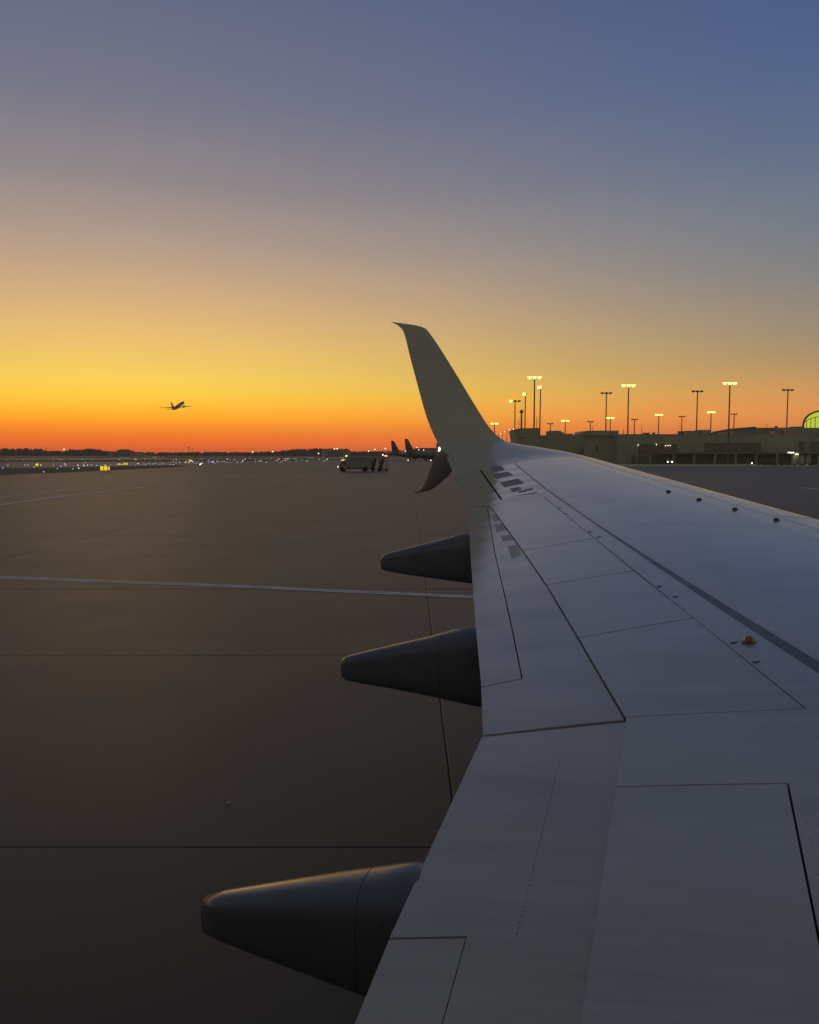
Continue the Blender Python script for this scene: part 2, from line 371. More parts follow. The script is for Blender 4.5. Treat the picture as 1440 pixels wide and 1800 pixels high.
def offset_poly(P, gaps):
    """move each edge of a polygon (u,v) inwards by its gap"""
    n = len(P); A = sum(P[i][0] * P[(i + 1) % n][1] - P[(i + 1) % n][0] * P[i][1] for i in range(n))
    s = 1 if A > 0 else -1; L = []
    for i in range(n):
        a, b = Vector(P[i]), Vector(P[(i + 1) % n]); d = (b - a).normalized(); nn = Vector((-d.y, d.x)) * s
        L.append((a + nn * gaps[i], d))
    out = []
    for i in range(n):
        (p, d), (q, e) = L[i - 1], L[i]; cr = d.x * e.y - d.y * e.x
        if abs(cr) < 1e-5: out.append(q)
        else:
            w = q - p; t = (w.x * e.y - w.y * e.x) / cr; out.append(p + d * t)
    return out
def skin(name, P, m, parent, gap=.006, drop=0., thick=.03, res=.22, dropfn=None):
    """a panel of wing skin: polygon in plan, draped over the wing surface, with thickness"""
    gaps = gap if isinstance(gap, (list, tuple)) else [gap] * len(P)
    Q = offset_poly([Vector(p) for p in P], gaps)
    bm = bmesh.new(); fs = bm.faces.new([bm.verts.new((q.x, q.y, 0)) for q in Q])
    for ax in (0, 1):
        lo = min(q[ax] for q in Q); hi = max(q[ax] for q in Q); k = max(1, int((hi - lo) / (res * (2 if ax == 0 else 1))))
        for i in range(1, k):
            co = [0, 0, 0]; co[ax] = lo + (hi - lo) * i / k; no = [0, 0, 0]; no[ax] = 1
            bmesh.ops.bisect_plane(bm, geom=bm.verts[:] + bm.edges[:] + bm.faces[:], plane_co=co, plane_no=no)
    bm.verts.index_update(); bm.faces.ensure_lookup_table()
    top = [(v.co.x, v.co.y) for v in bm.verts]; faces = [[v.index for v in f.verts] for f in bm.faces]
    bound = [(e.verts[0].index, e.verts[1].index) for e in bm.edges if len(e.link_faces) == 1]; bm.free()
    n = len(top); V = []
    for k in (0, 1):
        for u, v in top:
            d = drop + (dropfn(u, v) if dropfn else 0)
            V.append(W(u, v, S(u, v) - d - k * thick))
    F = faces + [[i + n for i in f[::-1]] for f in faces] + [(a, b, b + n, a + n) for a, b in bound]
    return mesh_obj(name, V, F, m, parent, smooth=35)

H = [sp(*p) for p in ((957, 874), (1046, 946), (1115, 1003), (1220, 1086), (1418, 1246))]        # spoiler hinge line
T = [sp(*p) for p in ((862, 888), (920, 968), (962, 1028), (1018, 1121), (1100, 1261))]          # spoiler trailing edges
names = ['outermost spoiler panel', 'second spoiler panel', 'third spoiler panel', 'fourth spoiler panel']
for k in range(4):
    skin('spoiler', [H[k], H[k + 1], T[k + 1], T[k]], PAINTG, plane, gap=[.007, .006, .0, .006])
    skin('spoiler_gap_shade', [T[k], T[k + 1], (T[k + 1][0] - .003, T[k + 1][1] - .007), (T[k][0] - .003, T[k][1] - .007)], GAP_SEAM, plane, gap=.0, drop=.008, thick=.006)  # dark strip paints in the shadow gap aft of the spoiler
# inboard: fixed panel and the big inboard spoiler
iA, iB, iC = sp(1083, 1383), sp(1385, 1377), sp(1440, 1650)
tb = sp(1020, 1800)
def ext(a, b, u):
    t = (u - a[0]) / (b[0] - a[0]); return (u, a[1] + (b[1] - a[1]) * t)
iC2, tb2 = ext(iB, iC, .9), ext(T[4], tb, .9)
skin('inboard_spoiler', [iB, iC2, tb2, iA], PAINTG, plane, gap=[.005, .003, .0, .004])
e0 = ext(T[4], iA, iA[0]); hz_ = ext(H[0], H[4], H[4][0])
ROOT = -.5
# dark sealant strip edges
D0 = [sp(*p) for p in ((892, 803), (960, 858), (1052, 922), (1150, 985), (1290, 1072), (1440, 1163))]
D1 = [sp(*p) for p in ((890, 803.6), (957, 858.8), (1049, 923.6), (1146, 990), (1284, 1083), (1440, 1184))]
UT = 14.0
D0[0], D1[0] = ext(D0[0], D0[1], UT), ext(D1[0], D1[1], UT)
d0r, d1r = ext(D0[3], D0[5], ROOT), ext(D1[3], D1[5], ROOT)
# skin between hinge line and strip, running on round the inboard spoiler
rootT = ext(T[4], tb, ROOT)
skin('skin_panel', [D1[1], D1[2], D1[3], D1[4], D1[5], d1r, (ROOT, iC2[1]), iC2, iB, iA, T[4], H[4], H[0]], PAINTG, plane,
     gap=[.001, .001, .001, .001, .001, .0, .0, .004, .004, .004, 0, .003, 0])
skin('skin_panel', [(ROOT, iC2[1]), iC2, tb2, rootT], PAINTG, plane, gap=[0, .004, 0, 0])
skin('sealant_strip', D0 + [d0r, d1r] + D1[::-1], PAINTD, plane, gap=.0005, drop=.002)
# forward skin: two big panels split by a chordwise joint, then the fixed nose strip with the vortex generators
SL = [sp(*p) for p in ((1100, 836), (1180, 855.5), (1280, 881), (1355, 901), (1440, 924))]
def x_at(p): vl, vt = v_le(p[0]), v_te(p[0]); return (vl - p[1]) / (vl - vt)
XS = sum(x_at(p) for p in SL) / len(SL); XS = max(.05, min(.14, XS))
def on_x(u, x): vl, vt = v_le(u), v_te(u); return (u, vl - x * (vl - vt))
J0, J1 = sp(1052, 922), sp(1440, 931)
XF = XS + .075
def uj(x):   # where the chordwise joint crosses a chord fraction
    a, b = J0, J1
    lo, hi = 0., 3.
    for _ in range(40):
        t = (lo + hi) / 2; p = (a[0] + (b[0] - a[0]) * t, a[1] + (b[1] - a[1]) * t)
        if x_at(p) > x: lo = t
        else: hi = t
    return p
UT = 14.0
jf = uj(XF)
span = lambda u0, u1, x, n: [on_x(u0 + (u1 - u0) * i / n, x) for i in range(n + 1)]
skin('skin_panel', [D0[0]] + [D0[1], J0, jf] + span(jf[0], UT, XF, 6)[1:] , PAINTG, plane, gap=[0.0005] * 2 + [.0025] + [.0015] * 7)
skin('skin_panel', [J0] + D0[3:] + [d0r] + span(ROOT, jf[0], XF, 12), PAINTG, plane, gap=[.0005] * 4 + [0] + [.0015] * 12 + [.0025])
skin('skin_panel', span(ROOT, UT, XF, 14) + span(ROOT, UT, XS, 14)[::-1], PAINTG, plane, gap=[.0015] * 14 + [0] + [.004] * 14 + [0])
# leading edge slats of bare metal wrapping round the nose
cuts = [ROOT, 4.2, sp(1372, 905)[0] - .1, 11.6, 14.2]
for a, b in zip(cuts[:-1], cuts[1:]):
    a += .012; b -= .012; n = max(3, int((b - a) / .5)); rg = []
    for i in range(n + 1):
        u = a + (b - a) * i / n; vl, vt = v_le(u), v_te(u); c = vl - vt; r = []
        for x in (XS, XS * .7, XS * .45, .03, .012, .004): r.append(W(u, vl - x * c, z_te(u) + prof(x) + .003))
        r += [W(u, vl + .012, z_te(u) + .235), W(u, vl + .006, z_te(u) + .18), W(u, vl - .05, z_te(u) + .12), W(u, vl - .2, z_te(u) + .06)]
        r += [W(u, vl - .2, z_te(u) + .10), W(u, vl - XS * c, z_te(u) + prof(XS) - .03)]
        rg.append(r)
    MB().loft(rg).build('slat', BARE, plane, smooth=60)
# flaps: lower than the spoiler trailing edge that lies over them
kin = sp(848, 1290)
def fl(px, py): return sp(px, py)
te = lambda u, d=0.: (u, v_te(u) + d)
tabA, tabB = fl(845, 1205), fl(918, 1190)
tab = [fl(*p) for p in ((903, 1115), (887, 1042), (870, 970), (857, 890))]
teo = [te(u) for u in (tabA[0], 6, 8, 10, on(lambda u, v: z_te(u), 822, 890)[0])]
step = lambda u, v: .028
inset = lambda p: (p[0], p[1] + .16)
Tf = [inset(p) for p in T]
skin('flap', [tabA, te(kin[0] + .006), (T[4][0] + .03, Tf[4][1])] + Tf[3::-1] + tab[::-1] + [tabB], PAINTF, plane, gap=[0, .006] + [0] * 4 + [.004] + [.004] * 5 + [.004, .0][:1] if False else .004, drop=.012, thick=.025)
skin('flap', teo + tab[::-1] + [tabB], PAINTF, plane, gap=.005, drop=.010, thick=.022)
# inboard flap with its small aft panel
q0, q1 = fl(685, 1643), fl(820, 1640); q2 = fl(775, 1800)
q0 = te(q0[0]); q2b = ext(q1, q2, ROOT)
skin('flap', [te(kin[0] - .006), (T[4][0] - .02, T[4][1] + .02), (iA[0], iA[1] + .1), (ROOT, rootT[1] + .1), q2b, q1, q0], PAINTF, plane, gap=[.005, 0, 0, 0, .002, .004, 0], drop=.014, thick=.025)
skin('flap', [q0, q1, q2b, te(ROOT)], PAINTF, plane, gap=[.004, .002, 0, 0], drop=.016, thick=.022)
# aileron and tip skin outboard of the flap
endT = on(lambda u, v: z_te(u), 822, 890)
hA, hB = fl(882, 878), fl(839, 817); hB = ext(hA, hB, UT)
uE = UT
skin('aileron', [endT, (T[0][0], T[0][1]), (hA[0], hA[1]), hB, te(uE)], PAINTT, plane, gap=[.008, .006, .012, .006, 0], drop=.008)
skin('skin_panel', [T[0], H[0], D1[1], D1[0], hB, hA], PAINTT, plane, gap=[.006, 0, .001, 0, .012, .006])

# winglet's broken reflection painted as matte darker patches on tip skin and outer flap
REFL = mat('painted tip reflection', (.33, .31, .28), .55, spec=.25, noise_scale=9, noise_amt=.2)
REFL2 = mat('painted flap reflection', (.44, .40, .33), .34, noise_scale=5, noise_amt=.15)
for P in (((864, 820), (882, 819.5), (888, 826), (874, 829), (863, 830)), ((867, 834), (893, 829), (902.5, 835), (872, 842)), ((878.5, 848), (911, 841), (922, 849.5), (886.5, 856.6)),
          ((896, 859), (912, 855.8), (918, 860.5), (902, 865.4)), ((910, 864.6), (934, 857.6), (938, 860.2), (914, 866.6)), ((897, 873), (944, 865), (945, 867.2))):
    skin('reflection_patch', [sp(*p) for p in P], REFL, plane, gap=0., drop=-.0015, thick=.002)
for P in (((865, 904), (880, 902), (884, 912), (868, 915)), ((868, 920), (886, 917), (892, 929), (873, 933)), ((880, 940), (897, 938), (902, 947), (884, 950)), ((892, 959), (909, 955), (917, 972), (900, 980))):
    skin('reflection_patch', [sp(*p) for p in P], REFL2, plane, gap=0., drop=.0105, thick=.002)
# vortex generators
for px, py in ((1176, 865), (1230, 879), (1293, 896), (1366, 915)):
    u, v = sp(px, py); b = MB(); z = S(u, v); t = .012
    pts = [(.034, 0), (-.034, 0), (-.028, .028), (.008, .03), (.026, .016)]
    rr = R(18); dx, dy = math.sin(rr), math.cos(rr)
    P = [W(u + a * dx, v + a * dy, z + h) for a, h in pts]
    b.prism([p - Vector((0, 0, .006)) for p in P], (W(dy, -dx, 0) - W(0, 0, 0)), t)
    b.build('vortex_generator', mat('dark anodised', (.07, .07, .07), .5), plane)
# amber dome on the fixed skin
u, v = sp(1317, 1128); z = S(u, v); c = W(u, v, z)
rg = []
for k in range(7):
    t = math.pi / 2 * k / 6.4; rg.append([c + Vector((0.034 * math.cos(t) * math.cos(a), .034 * math.cos(t) * math.sin(a), .004 + .036 * math.sin(t))) for a in [2 * math.pi * i / 20 for i in range(20)]])
dome = MB().loft(rg).build('round_fitting', mat('amber lens', (.42, .13, .04), .12, coat=1.), plane, smooth=60)
MB().tube(c - Vector((0, 0, .004)), c + Vector((0, 0, .005)), .05, .047, 20).build('base_ring', PAINTD, dome)
# small hinge lugs beside the spoiler gap
for px, py in ((1160, 1031), (1188, 1049), (1291, 1130), (1330, 1164), (1038, 935), (1053, 944), (985, 893), (996, 903)):
    u, v = sp(px, py); c = W(u, v, S(u, v)); d = (W(.5, .86, 0) - W(0, 0, 0)).normalized(); e = Vector((-d.y, d.x, 0))
    b = MB().prism([c + d * .026 + e * .006, c + d * .026 - e * .006, c - d * .024 - e * .004, c - d * .024 + e * .004], (0, 0, 1), .005)
    b.build('hinge_lug', mat('dark anodised', (.07, .07, .07), .5), plane)
# fastener rows on the inboard flap and round the panels
def rivets(p, q, n, r=.0045):
    b = MB()
    for i in range(n):
        t = (i + .5) / n; u = p[0] + (q[0] - p[0]) * t; v = p[1] + (q[1] - p[1]) * t
        c = W(u, v, S(u, v) - .0135); b.tube(c, c + Vector((0, 0, .0022)), r, r * .8, 6)
    o = b.build('fastener_row', mat('fastener grey', (.38, .36, .31), .4), plane); tag(o, kind='stuff')
def edge_rivets(P, dv, pitch=.055):
    b = MB()
    for a_, c_ in zip(P[:-1], P[1:]):
        L_ = math.hypot(c_[0] - a_[0], c_[1] - a_[1]); n_ = int(L_ / pitch)
        for i in range(n_):
            t = (i + .5) / n_; u = a_[0] + (c_[0] - a_[0]) * t; v = a_[1] + (c_[1] - a_[1]) * t + dv
            p = W(u, v, S(u, v) - .001); b.tube(p, p + Vector((0, 0, .0022)), .004, .0032, 6)
    tag(b.build('fastener_row', mat('fastener grey', (.38, .36, .31), .4), plane), kind='stuff')
edge_rivets(H, .035); edge_rivets(H, -.03); edge_rivets(D1[1:], -.02); edge_rivets(D0[1:], .03); edge_rivets([iA, iB], .03); edge_rivets([iB, iC2], .04)
rivets(fl(985, 1325), fl(908, 1640), 44, .003)

# winglet: the wing tip curves up into a swept blade with a hooked tip
def pt(px, py, u): return Vector(atu(px, py, u))
zb = pt(858, 748, 15.96).z
def bl(px, py):
    u = 15.96
    for _ in range(20): u = 15.96 + .17 * (pt(px, py, u).z - zb)
    return pt(px, py, u)
u0 = 14.002
secs = [(Vector((u0, v_le(u0), z_te(u0) + .27)), Vector((u0, v_te(u0), z_te(u0) - .004)), 1.0),
        (pt(1040, 805.5, 14.35), pt(795, 827, 14.55), .95),
        (pt(1000, 796, 14.85), pt(790, 815, 15.0), .85), (pt(950, 787.5, 15.3), pt(784.5, 804, 15.4), .72), (pt(912, 781.5, 15.62), pt(779, 795, 15.64), .6),
        (pt(890, 776, 15.8), pt(774, 786.5, 15.78), .5), (pt(874, 765.5, 15.9), pt(768.5, 776, 15.88), .42), (pt(858, 748, 15.96), pt(761, 761, 15.95), .36),
        (bl(835, 712), bl(749, 730), .30), (bl(803, 659), bl(735, 680), .25), (bl(773, 611), bl(720.5, 625), .20), (bl(753, 582.5), bl(713, 594), .16),
        (bl(744, 575.5), bl(708, 580.5), .13), (bl(731, 571.8), bl(700.5, 572.6), .10), (bl(711, 568.8), bl(693, 568.2), .06), (bl(688, 565.8), bl(686, 565.2), .02)]
def catmull(P, n):
    out = []
    for i in range(len(P) - 1):
        p0, p1, p2, p3 = P[max(i - 1, 0)], P[i], P[i + 1], P[min(i + 2, len(P) - 1)]
        for k in range(n):
            t = k / n
            out.append(.5 * ((2 * p1) + (p2 - p0) * t + (2 * p0 - 5 * p1 + 4 * p2 - p3) * t * t + (3 * p1 - p0 - 3 * p2 + p3) * t ** 3))
    return out + [P[-1]]
LEp = catmull([s[0] for s in secs], 4); TEp = catmull([s[1] for s in secs], 4); TH = np.interp(np.linspace(0, len(secs) - 1, len(LEp)), range(len(secs)), [s[2] for s in secs])
xs = [0, .012, .04, .1, .2, .35, .5, .65, .8, .92, 1.]
def bulge(x): return prof(x) - .27 * (1 - x)
def blade(LEp, TEp, TH, up, name, m, parent, low=.75):
    rings = []
    mid = [(a + b) / 2 for a, b in zip(LEp, TEp)]
    for i in range(len(LEp)):
        c = TEp[i] - LEp[i]; t = (mid[min(i + 1, len(mid) - 1)] - mid[max(i - 1, 0)])
        n = t.cross(c)
        n = n.normalized() if n.length > 1e-6 else Vector(up)
        if n.dot(Vector(up)) < 0: n = -n
        if name == 'winglet' and i < 2: n = Vector((0, 0, 1))
        r = [LEp[i] + c * x + n * (bulge(x) * TH[i] + (.004 if 0 < x < 1 and not (name == 'winglet' and i < 3) else 0)) for x in xs]
        r += [LEp[i] + c * x - n * (bulge(x) * TH[i] * low + .003) for x in xs[::-1][:-1]]
        rings.append([W(*p) for p in r])
    return MB().loft(rings).build(name, m, parent, smooth=50)
winglet = blade(LEp, TEp, TH, (-.9, 0, .5), 'winglet', PAINTW, plane)
# lower blade
LV = [pt(800, 815, 15.3), pt(792, 832, 15.5), pt(778, 846, 15.7), pt(761, 859, 15.9), pt(744, 865, 16.05), pt(727.5, 867.2, 16.15)]
TVp = [pt(776, 790, 15.5), pt(766, 800, 15.62), pt(756, 826, 15.8), pt(748, 846, 15.95), pt(739, 859.5, 16.07), pt(727, 866.4, 16.15)]
THV = np.interp(np.linspace(0, 5, 21), range(6), [.3, .28, .24, .18, .1, .02])
blade(catmull(LV, 4), catmull(TVp, 4), THV, (-.9, 0, -.4), 'ventral_blade', PAINTV, winglet)
# white tail position light on the winglet's trailing edge
c = W(*pt(772.5, 791, 15.85)); rg = []
for k in range(9):
    t = math.pi * (k + .3) / 8.6; rg.append([c + Vector((.02 * math.sin(t) * math.cos(a), .02 * math.sin(t) * math.sin(a), .062 * math.cos(t))) for a in [2 * math.pi * i / 10 for i in range(10)]])
MB().loft(rg).build('position_light', mat('position lamp', (.9, 1, .9), .3, emit=(.85, 1., .8), estr=4), winglet, smooth=60)

# flap track fairings: canoe bodies hanging under the flaps, tails sticking out behind
def fairing(top, bot, u0, hw, cap):
    tp = [atu(x, y, u0 + hw * .55 * (1 - i / (len(top) - 1))) for i, (x, y) in enumerate(top)]; bt = [atu(x, y, u0 - hw * .35 * (1 - i / (len(bot) - 1))) for i, (x, y) in enumerate(bot)]
    bv = np.array([p[1] for p in bt]); bz = np.array([p[2] for p in bt]); o = np.argsort(bv)
    def zb_(v):
        bvo, bzo = bv[o], bz[o]
        if v > bvo[-1]: return bzo[-1] + (v - bvo[-1]) * (bzo[-1] - bzo[-2]) / (bvo[-1] - bvo[-2])
        return float(np.interp(v, bvo, bzo))
    ve = v_te(u0)
    st = [(ve - .012, z_te(u0) - .002, zb_(ve))] + [(p[1], p[2], zb_(p[1])) for p in tp if p[1] < ve - .06]
    v0, zt0, zb0 = st[0]
    st = [(v0 + .9, zt0 - .15, zb0 + .10), (v0 + .45, zt0 - .03, zb0 - .02), (v0 + .15, zt0 - .005, zb_(v0 + .15)), (v0 + .03, zt0 - .010, zb_(v0 + .03))] + st
    under = lambda v, z: min(z, S(u0, v) - .06) if v > v_te(u0) + .05 else z
    st = [(v, under(v, a), min(b, under(v, a) - .05)) for v, a, b in st]
    L = st[-1][0]; rings = []
    for i, (v, a, b) in enumerate(st):
        k = (v - L) / (v0 - L); w = hw * (.30 + .70 * min(1, max(0, k)) ** .8) * (1 if i < len(st) - 1 else .85)
        if v > v0 + .5: w *= .6
        zc, hh = (a + b) / 2, max((a - b) / 2, .01); r = []
        for q in range(28):
            an = 2 * math.pi * q / 28; cs, sn = math.cos(an), math.sin(an)
            zs = b + .68 * (a - b)
            r.append(W(u0 + w * math.copysign(abs(cs) ** (.8 if sn > 0 else .45), cs), v, zs + (a - zs) * abs(sn) ** .8 if sn > 0 else zs - (zs - b) * abs(sn) ** .6))
        rings.append(r)
    v, a, b = st[-1]; zc, hh = (a + b) / 2, (a - b) / 2
    for s in (.85, .5): rings.append([W(u0, v, zc) + (p - W(u0, v, zc)) * s + (W(0, -.014 * (1 - s) * 2, 0) - W(0, 0, 0)) for p in rings[len(st) - 1]])
    fo = MB().loft(rings).build('flap_track_fairing', PAINTC, plane, smooth=55)
    # seam of the tail cone, and a drain mast
    for a_, b_ in ((5, 6),):
        mid = [p.lerp(q, .35) for p, q in zip(rings[a_], rings[b_])]; nxt = [p.lerp(q, .40) for p, q in zip(rings[a_], rings[b_])]
        c0 = sum(mid, Vector()) / len(mid)
        MB().loft([[c0 + (p - c0) * 1.004 for p in mid], [c0 + (p - c0) * 1.004 + (q - p) * min(1, .0035 / max(.001, (q - p).length)) for p, q in zip(mid, nxt)]]).build('seam', GAP_SEAM, fo)
    return fo
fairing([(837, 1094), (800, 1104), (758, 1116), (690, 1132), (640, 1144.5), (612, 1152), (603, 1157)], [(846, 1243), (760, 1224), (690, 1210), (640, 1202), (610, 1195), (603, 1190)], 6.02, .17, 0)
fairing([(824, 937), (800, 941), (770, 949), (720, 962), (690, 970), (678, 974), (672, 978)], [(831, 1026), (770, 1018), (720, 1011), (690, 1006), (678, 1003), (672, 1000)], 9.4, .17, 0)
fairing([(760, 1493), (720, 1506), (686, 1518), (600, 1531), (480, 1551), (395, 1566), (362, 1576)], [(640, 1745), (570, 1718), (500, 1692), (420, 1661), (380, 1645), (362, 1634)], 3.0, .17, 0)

# fuselage beside the camera (outside the picture, shades the near ground) and its landing gear
fr = []
for v, r, dz in ((16, .1, -.5), (15.2, .8, -.4), (14, 1.3, -.2), (11.5, 1.8, 0), (9, 1.88, 0), (-8, 1.88, 0), (-13, 1.4, .35), (-18, .7, .8), (-20.5, .2, 1.1)):
    fr.append([W(-2.45 + r * math.cos(2 * math.pi * i / 28), v, -.65 + dz + r * 1.05 * math.sin(2 * math.pi * i / 28)) for i in range(28)])
MB().loft(fr).build('fuselage', mat('fuselage paint', (.42, .43, .45), .3, coat=.3), plane, smooth=50)
b = MB().tube(W(.4, .9, -2.1), W(.4, .9, -EYE + .5), .13); b.build('landing_gear_leg', BARE, plane)
for du in (-.42, .42):
    MB().tube(W(.4 + du - .17, .9, -EYE + .56), W(.4 + du + .17, .9, -EYE + .56), .56, n=24).build('wheel', RUBBER, plane)
MB().tube(W(-2.45, 13, -2.4), W(-2.45, 13, -EYE + .3), .1).build('landing_gear_leg', BARE, plane)
for du in (-.2, .2):
    MB().tube(W(-2.45 + du - .1, 13, -EYE + .34), W(-2.45 + du + .1, 13, -EYE + .34), .34, n=20).build('wheel', RUBBER, plane)

# =================================================================== TERMINAL SIDE (right)
WALL = mat('terminal cladding', (.42, .415, .275), .75, noise_scale=.15, noise_amt=.12)
WALL2 = mat('concourse cladding', (.42, .42, .28), .8, noise_scale=.15, noise_amt=.12)
DARKW = mat('dark window glass', (.22, .16, .12), .25, noise_scale=.4, noise_amt=.3)
FRAME = mat('window frame', (.24, .21, .15), .5)
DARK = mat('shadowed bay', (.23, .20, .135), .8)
CANOPY = mat('canopy edge', (.30, .28, .22), .6)
PALE = mat('pale panel', (.55, .50, .42), .6)
PINK = mat('penthouse render', (.50, .36, .28), .7)
ROOFM = mat('roof membrane', (.16, .15, .12), .9)
STEEL = mat('galvanised steel', (.16, .15, .13), .5, metal=.3)
def wx(px, Y): return (px - 720) / FPX * Y / (CP - 0) * 1.0
def X_(px, Y): return at(px, HOR, Y).x
def Z_(py, Y): return at(720, py, Y).z
def blk(px0, px1, py_top, Y, depth, py_bot=None):
    return (X_(px0, Y), Y, 0 if py_bot is None else Z_(py_bot, Y)), (X_(px1, Y), Y + depth, Z_(py_top, Y))
YT = 335.0
term = empty('terminal_building', (X_(1260, YT), YT, 0), 'long low olive terminal building with dark window bands at right', 'building')
a, b_ = blk(1086, 1620, 765, YT, 45); a = (a[0], a[1], -.05)
MB().box(a, b_).build('wall', WALL, term)
MB().box((a[0] - .2, YT - .25, b_[2]), (b_[0], YT + 45.2, b_[2] + .45)).build('parapet', WALL2, term)
MB().box((a[0], YT - .12, Z_(797, YT)), (b_[0], YT, Z_(779.6, YT))).build('cladding_band', mat('lower cladding', (.38, .37, .25), .75, noise_scale=.15, noise_amt=.15), term)
def window_band(p0, p1, y0, y1, n):
    x0, x1, z1, z0 = X_(p0, YT), X_(p1, YT), Z_(y0, YT), Z_(y1, YT)
    w = MB()
    w.box((x0 - .15, YT - .30, z0 - .15), (x1 + .15, YT - .125, z0)).box((x0 - .15, YT - .30, z1), (x1 + .15, YT - .125, z1 + .15))
    for i in range(n + 1):
        x = x0 + (x1 - x0) * i / n; w.box((x - .06, YT - .28, z0), (x + .06, YT - .125, z1))
    wo_ = w.build('window', FRAME, term)
    for i in range(n):
        xa, xb = x0 + (x1 - x0) * i / n + .07, x0 + (x1 - x0) * (i + 1) / n - .07
        MB().box((xa, YT - .2, z0 + .01), (xb, YT - .14, z1 - .01)).build('pane', DARKW, wo_)
window_band(1122, 1161, 781.5, 797.0, 5); window_band(1162, 1190, 780.5, 796.5, 4); window_band(1238, 1312, 779, 795.0, 9); window_band(1313, 1336.5, 778.5, 794.4, 3)
window_band(1404, 1413.5, 777.5, 793, 2); window_band(1424, 1470, 777, 793.5, 5); window_band(1490, 1600, 777, 793.5, 12)
# lower level: canopy with bays behind
x0, x1 = X_(1150, YT), b_[0]
cz = Z_(797.2, YT)
MB().box((x0, YT - 5, cz), (x1, YT - .35, cz + .55)).build('canopy', CANOPY, term)
for i, px in enumerate(range(1106, 1600, 36)):
    x = X_(px, YT); MB().box((x - .35, YT - 4.6 if px > 1150 else YT - 1, 0), (x + .35, YT - 4.0 if px > 1150 else YT - .3, cz - .01)).build('column', WALL2, term)
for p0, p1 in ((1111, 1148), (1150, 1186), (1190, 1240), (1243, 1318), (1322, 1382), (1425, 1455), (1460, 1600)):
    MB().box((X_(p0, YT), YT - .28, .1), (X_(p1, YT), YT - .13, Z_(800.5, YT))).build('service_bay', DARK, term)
# lit loading bay at the right
MB().box((X_(1399, YT), YT - 3.2, .05), (X_(1408, YT), YT - .4, cz - .5)).build('bay_wall', PALE, term)
MB().box((X_(1412, YT), YT - 2.4, .05), (X_(1421.5, YT), YT - .4, cz - .3)).build('bay_wall', PALE, term)
MB().tube((X_(1390, YT), YT - 3, 0), (X_(1390, YT), YT - 3, cz - .05), 1.1, n=14).build('tank', PALE, term, smooth=40)
LAMP = mat('bay lamp', (1, 1, .9), .5, emit=(1., .95, .65), estr=5)
for px, py in ((1388, 795.3), (1393.5, 795.5), (1401, 798.5)):
    x, z = X_(px, YT - 5.2), Z_(py, YT - 5.2); MB().box((x - .5, YT - 5.4, z - .13), (x + .5, YT - 5.05, z + .13)).build('wall_lamp', LAMP, term)
for px, py in ((1122, 782), (1154, 781.5), (1170, 783.5), (1174, 783), (1178, 783)):
    x, z = X_(px, YT - .5), Z_(py, YT - .5); MB().sphere((x, YT - .5, z), .13).build('wall_lamp', LAMP, term)

# rooftop units standing on the terminal
ZR = b_[2] + .45
def rooftop(p0, p1, py, label, depth=4., y=8., m=STEEL, kind='rooftop_unit', cat='rooftop unit'):
    Y = YT + y; x0, x1, z1 = X_(p0, Y), X_(p1, Y), Z_(py, Y); e = empty(kind, ((x0 + x1) / 2, Y, ZR), label, cat, 'equipment on the terminal roof')
    MB().box((x0, Y, ZR + .18), (x1, Y + depth, z1)).build('casing', m, e)
    MB().box((x0 - .1, Y - .1, z1), (x1 + .1, Y + depth + .1, z1 + .12)).build('cap', ROOFM, e)
    MB().box((x0 + .1, Y + .2, ZR), (x1 - .1, Y + depth - .2, ZR + .18)).build('kerb', ROOFM, e)
    return e
rooftop(1133, 1141.5, 761.2, 'small flat grey unit on the terminal roof, leftmost of a pair')
rooftop(1147.5, 1151, 760.5, 'narrow upright vent box on the terminal roof beside a small flat unit', 1.2)
rooftop(1192.5, 1196.5, 758.5, 'narrow upright box left of a mast on the terminal roof', 1.5)
rooftop(1198, 1201.5, 759.2, 'narrow upright box right of a mast on the terminal roof', 1.5)
rooftop(1208, 1229, 757.6, 'wide low plant room on the terminal roof left of a taller one', 7, 9, WALL2)
rooftop(1231, 1249, 756, 'taller plant room on the terminal roof beside a lit lamp', 7, 10, WALL2)
rooftop(1251.5, 1260, 761, 'rounded low unit on the terminal roof right of two plant rooms', 2)
rooftop(1381, 1386, 752.5, 'small pinkish penthouse on the terminal roof below a mast', 5, 8, PINK)
rooftop(1399.5, 1405, 752, 'small pinkish penthouse on the terminal roof beside the glass vault', 5, 8, PINK)
rooftop(1361, 1379, 757, 'long low pinkish duct housing on the terminal roof', 5, 11, PINK)

# pale gabled hall and darker flat hall behind the terminal
Y = 430
hall = empty('gabled_hall', (X_(1310, Y), Y, 0), 'pale hall with shallow gable rising behind the terminal roof', 'building')
x0, x1 = X_(1289, Y), X_(1328, Y)
MB().prism([(x0, Y, 0), (x1, Y, 0), (x1, Y, Z_(752, Y)), (X_(1324, Y), Y, Z_(751, Y)), (x0, Y, Z_(757, Y))], (0, 1, 0), 30).build('wall', mat('pale hall wall', (.42, .37, .25), .7), hall)
MB().prism([(x0 - .3, Y - .3, Z_(757, Y)), (X_(1324, Y), Y - .3, Z_(751, Y)), (x1 + .3, Y - .3, Z_(752, Y)), (x1 + .3, Y - .3, Z_(751.2, Y)), (X_(1324, Y), Y - .3, Z_(750, Y)), (x0 - .3, Y - .3, Z_(756.2, Y))], (0, 1, 0), 31).build('roof', ROOFM, hall)
Y = 428
h2 = empty('flat_roofed_hall', (X_(1370, Y), Y, 0), 'olive flat-roofed hall behind the terminal, left of the glass vault', 'building')
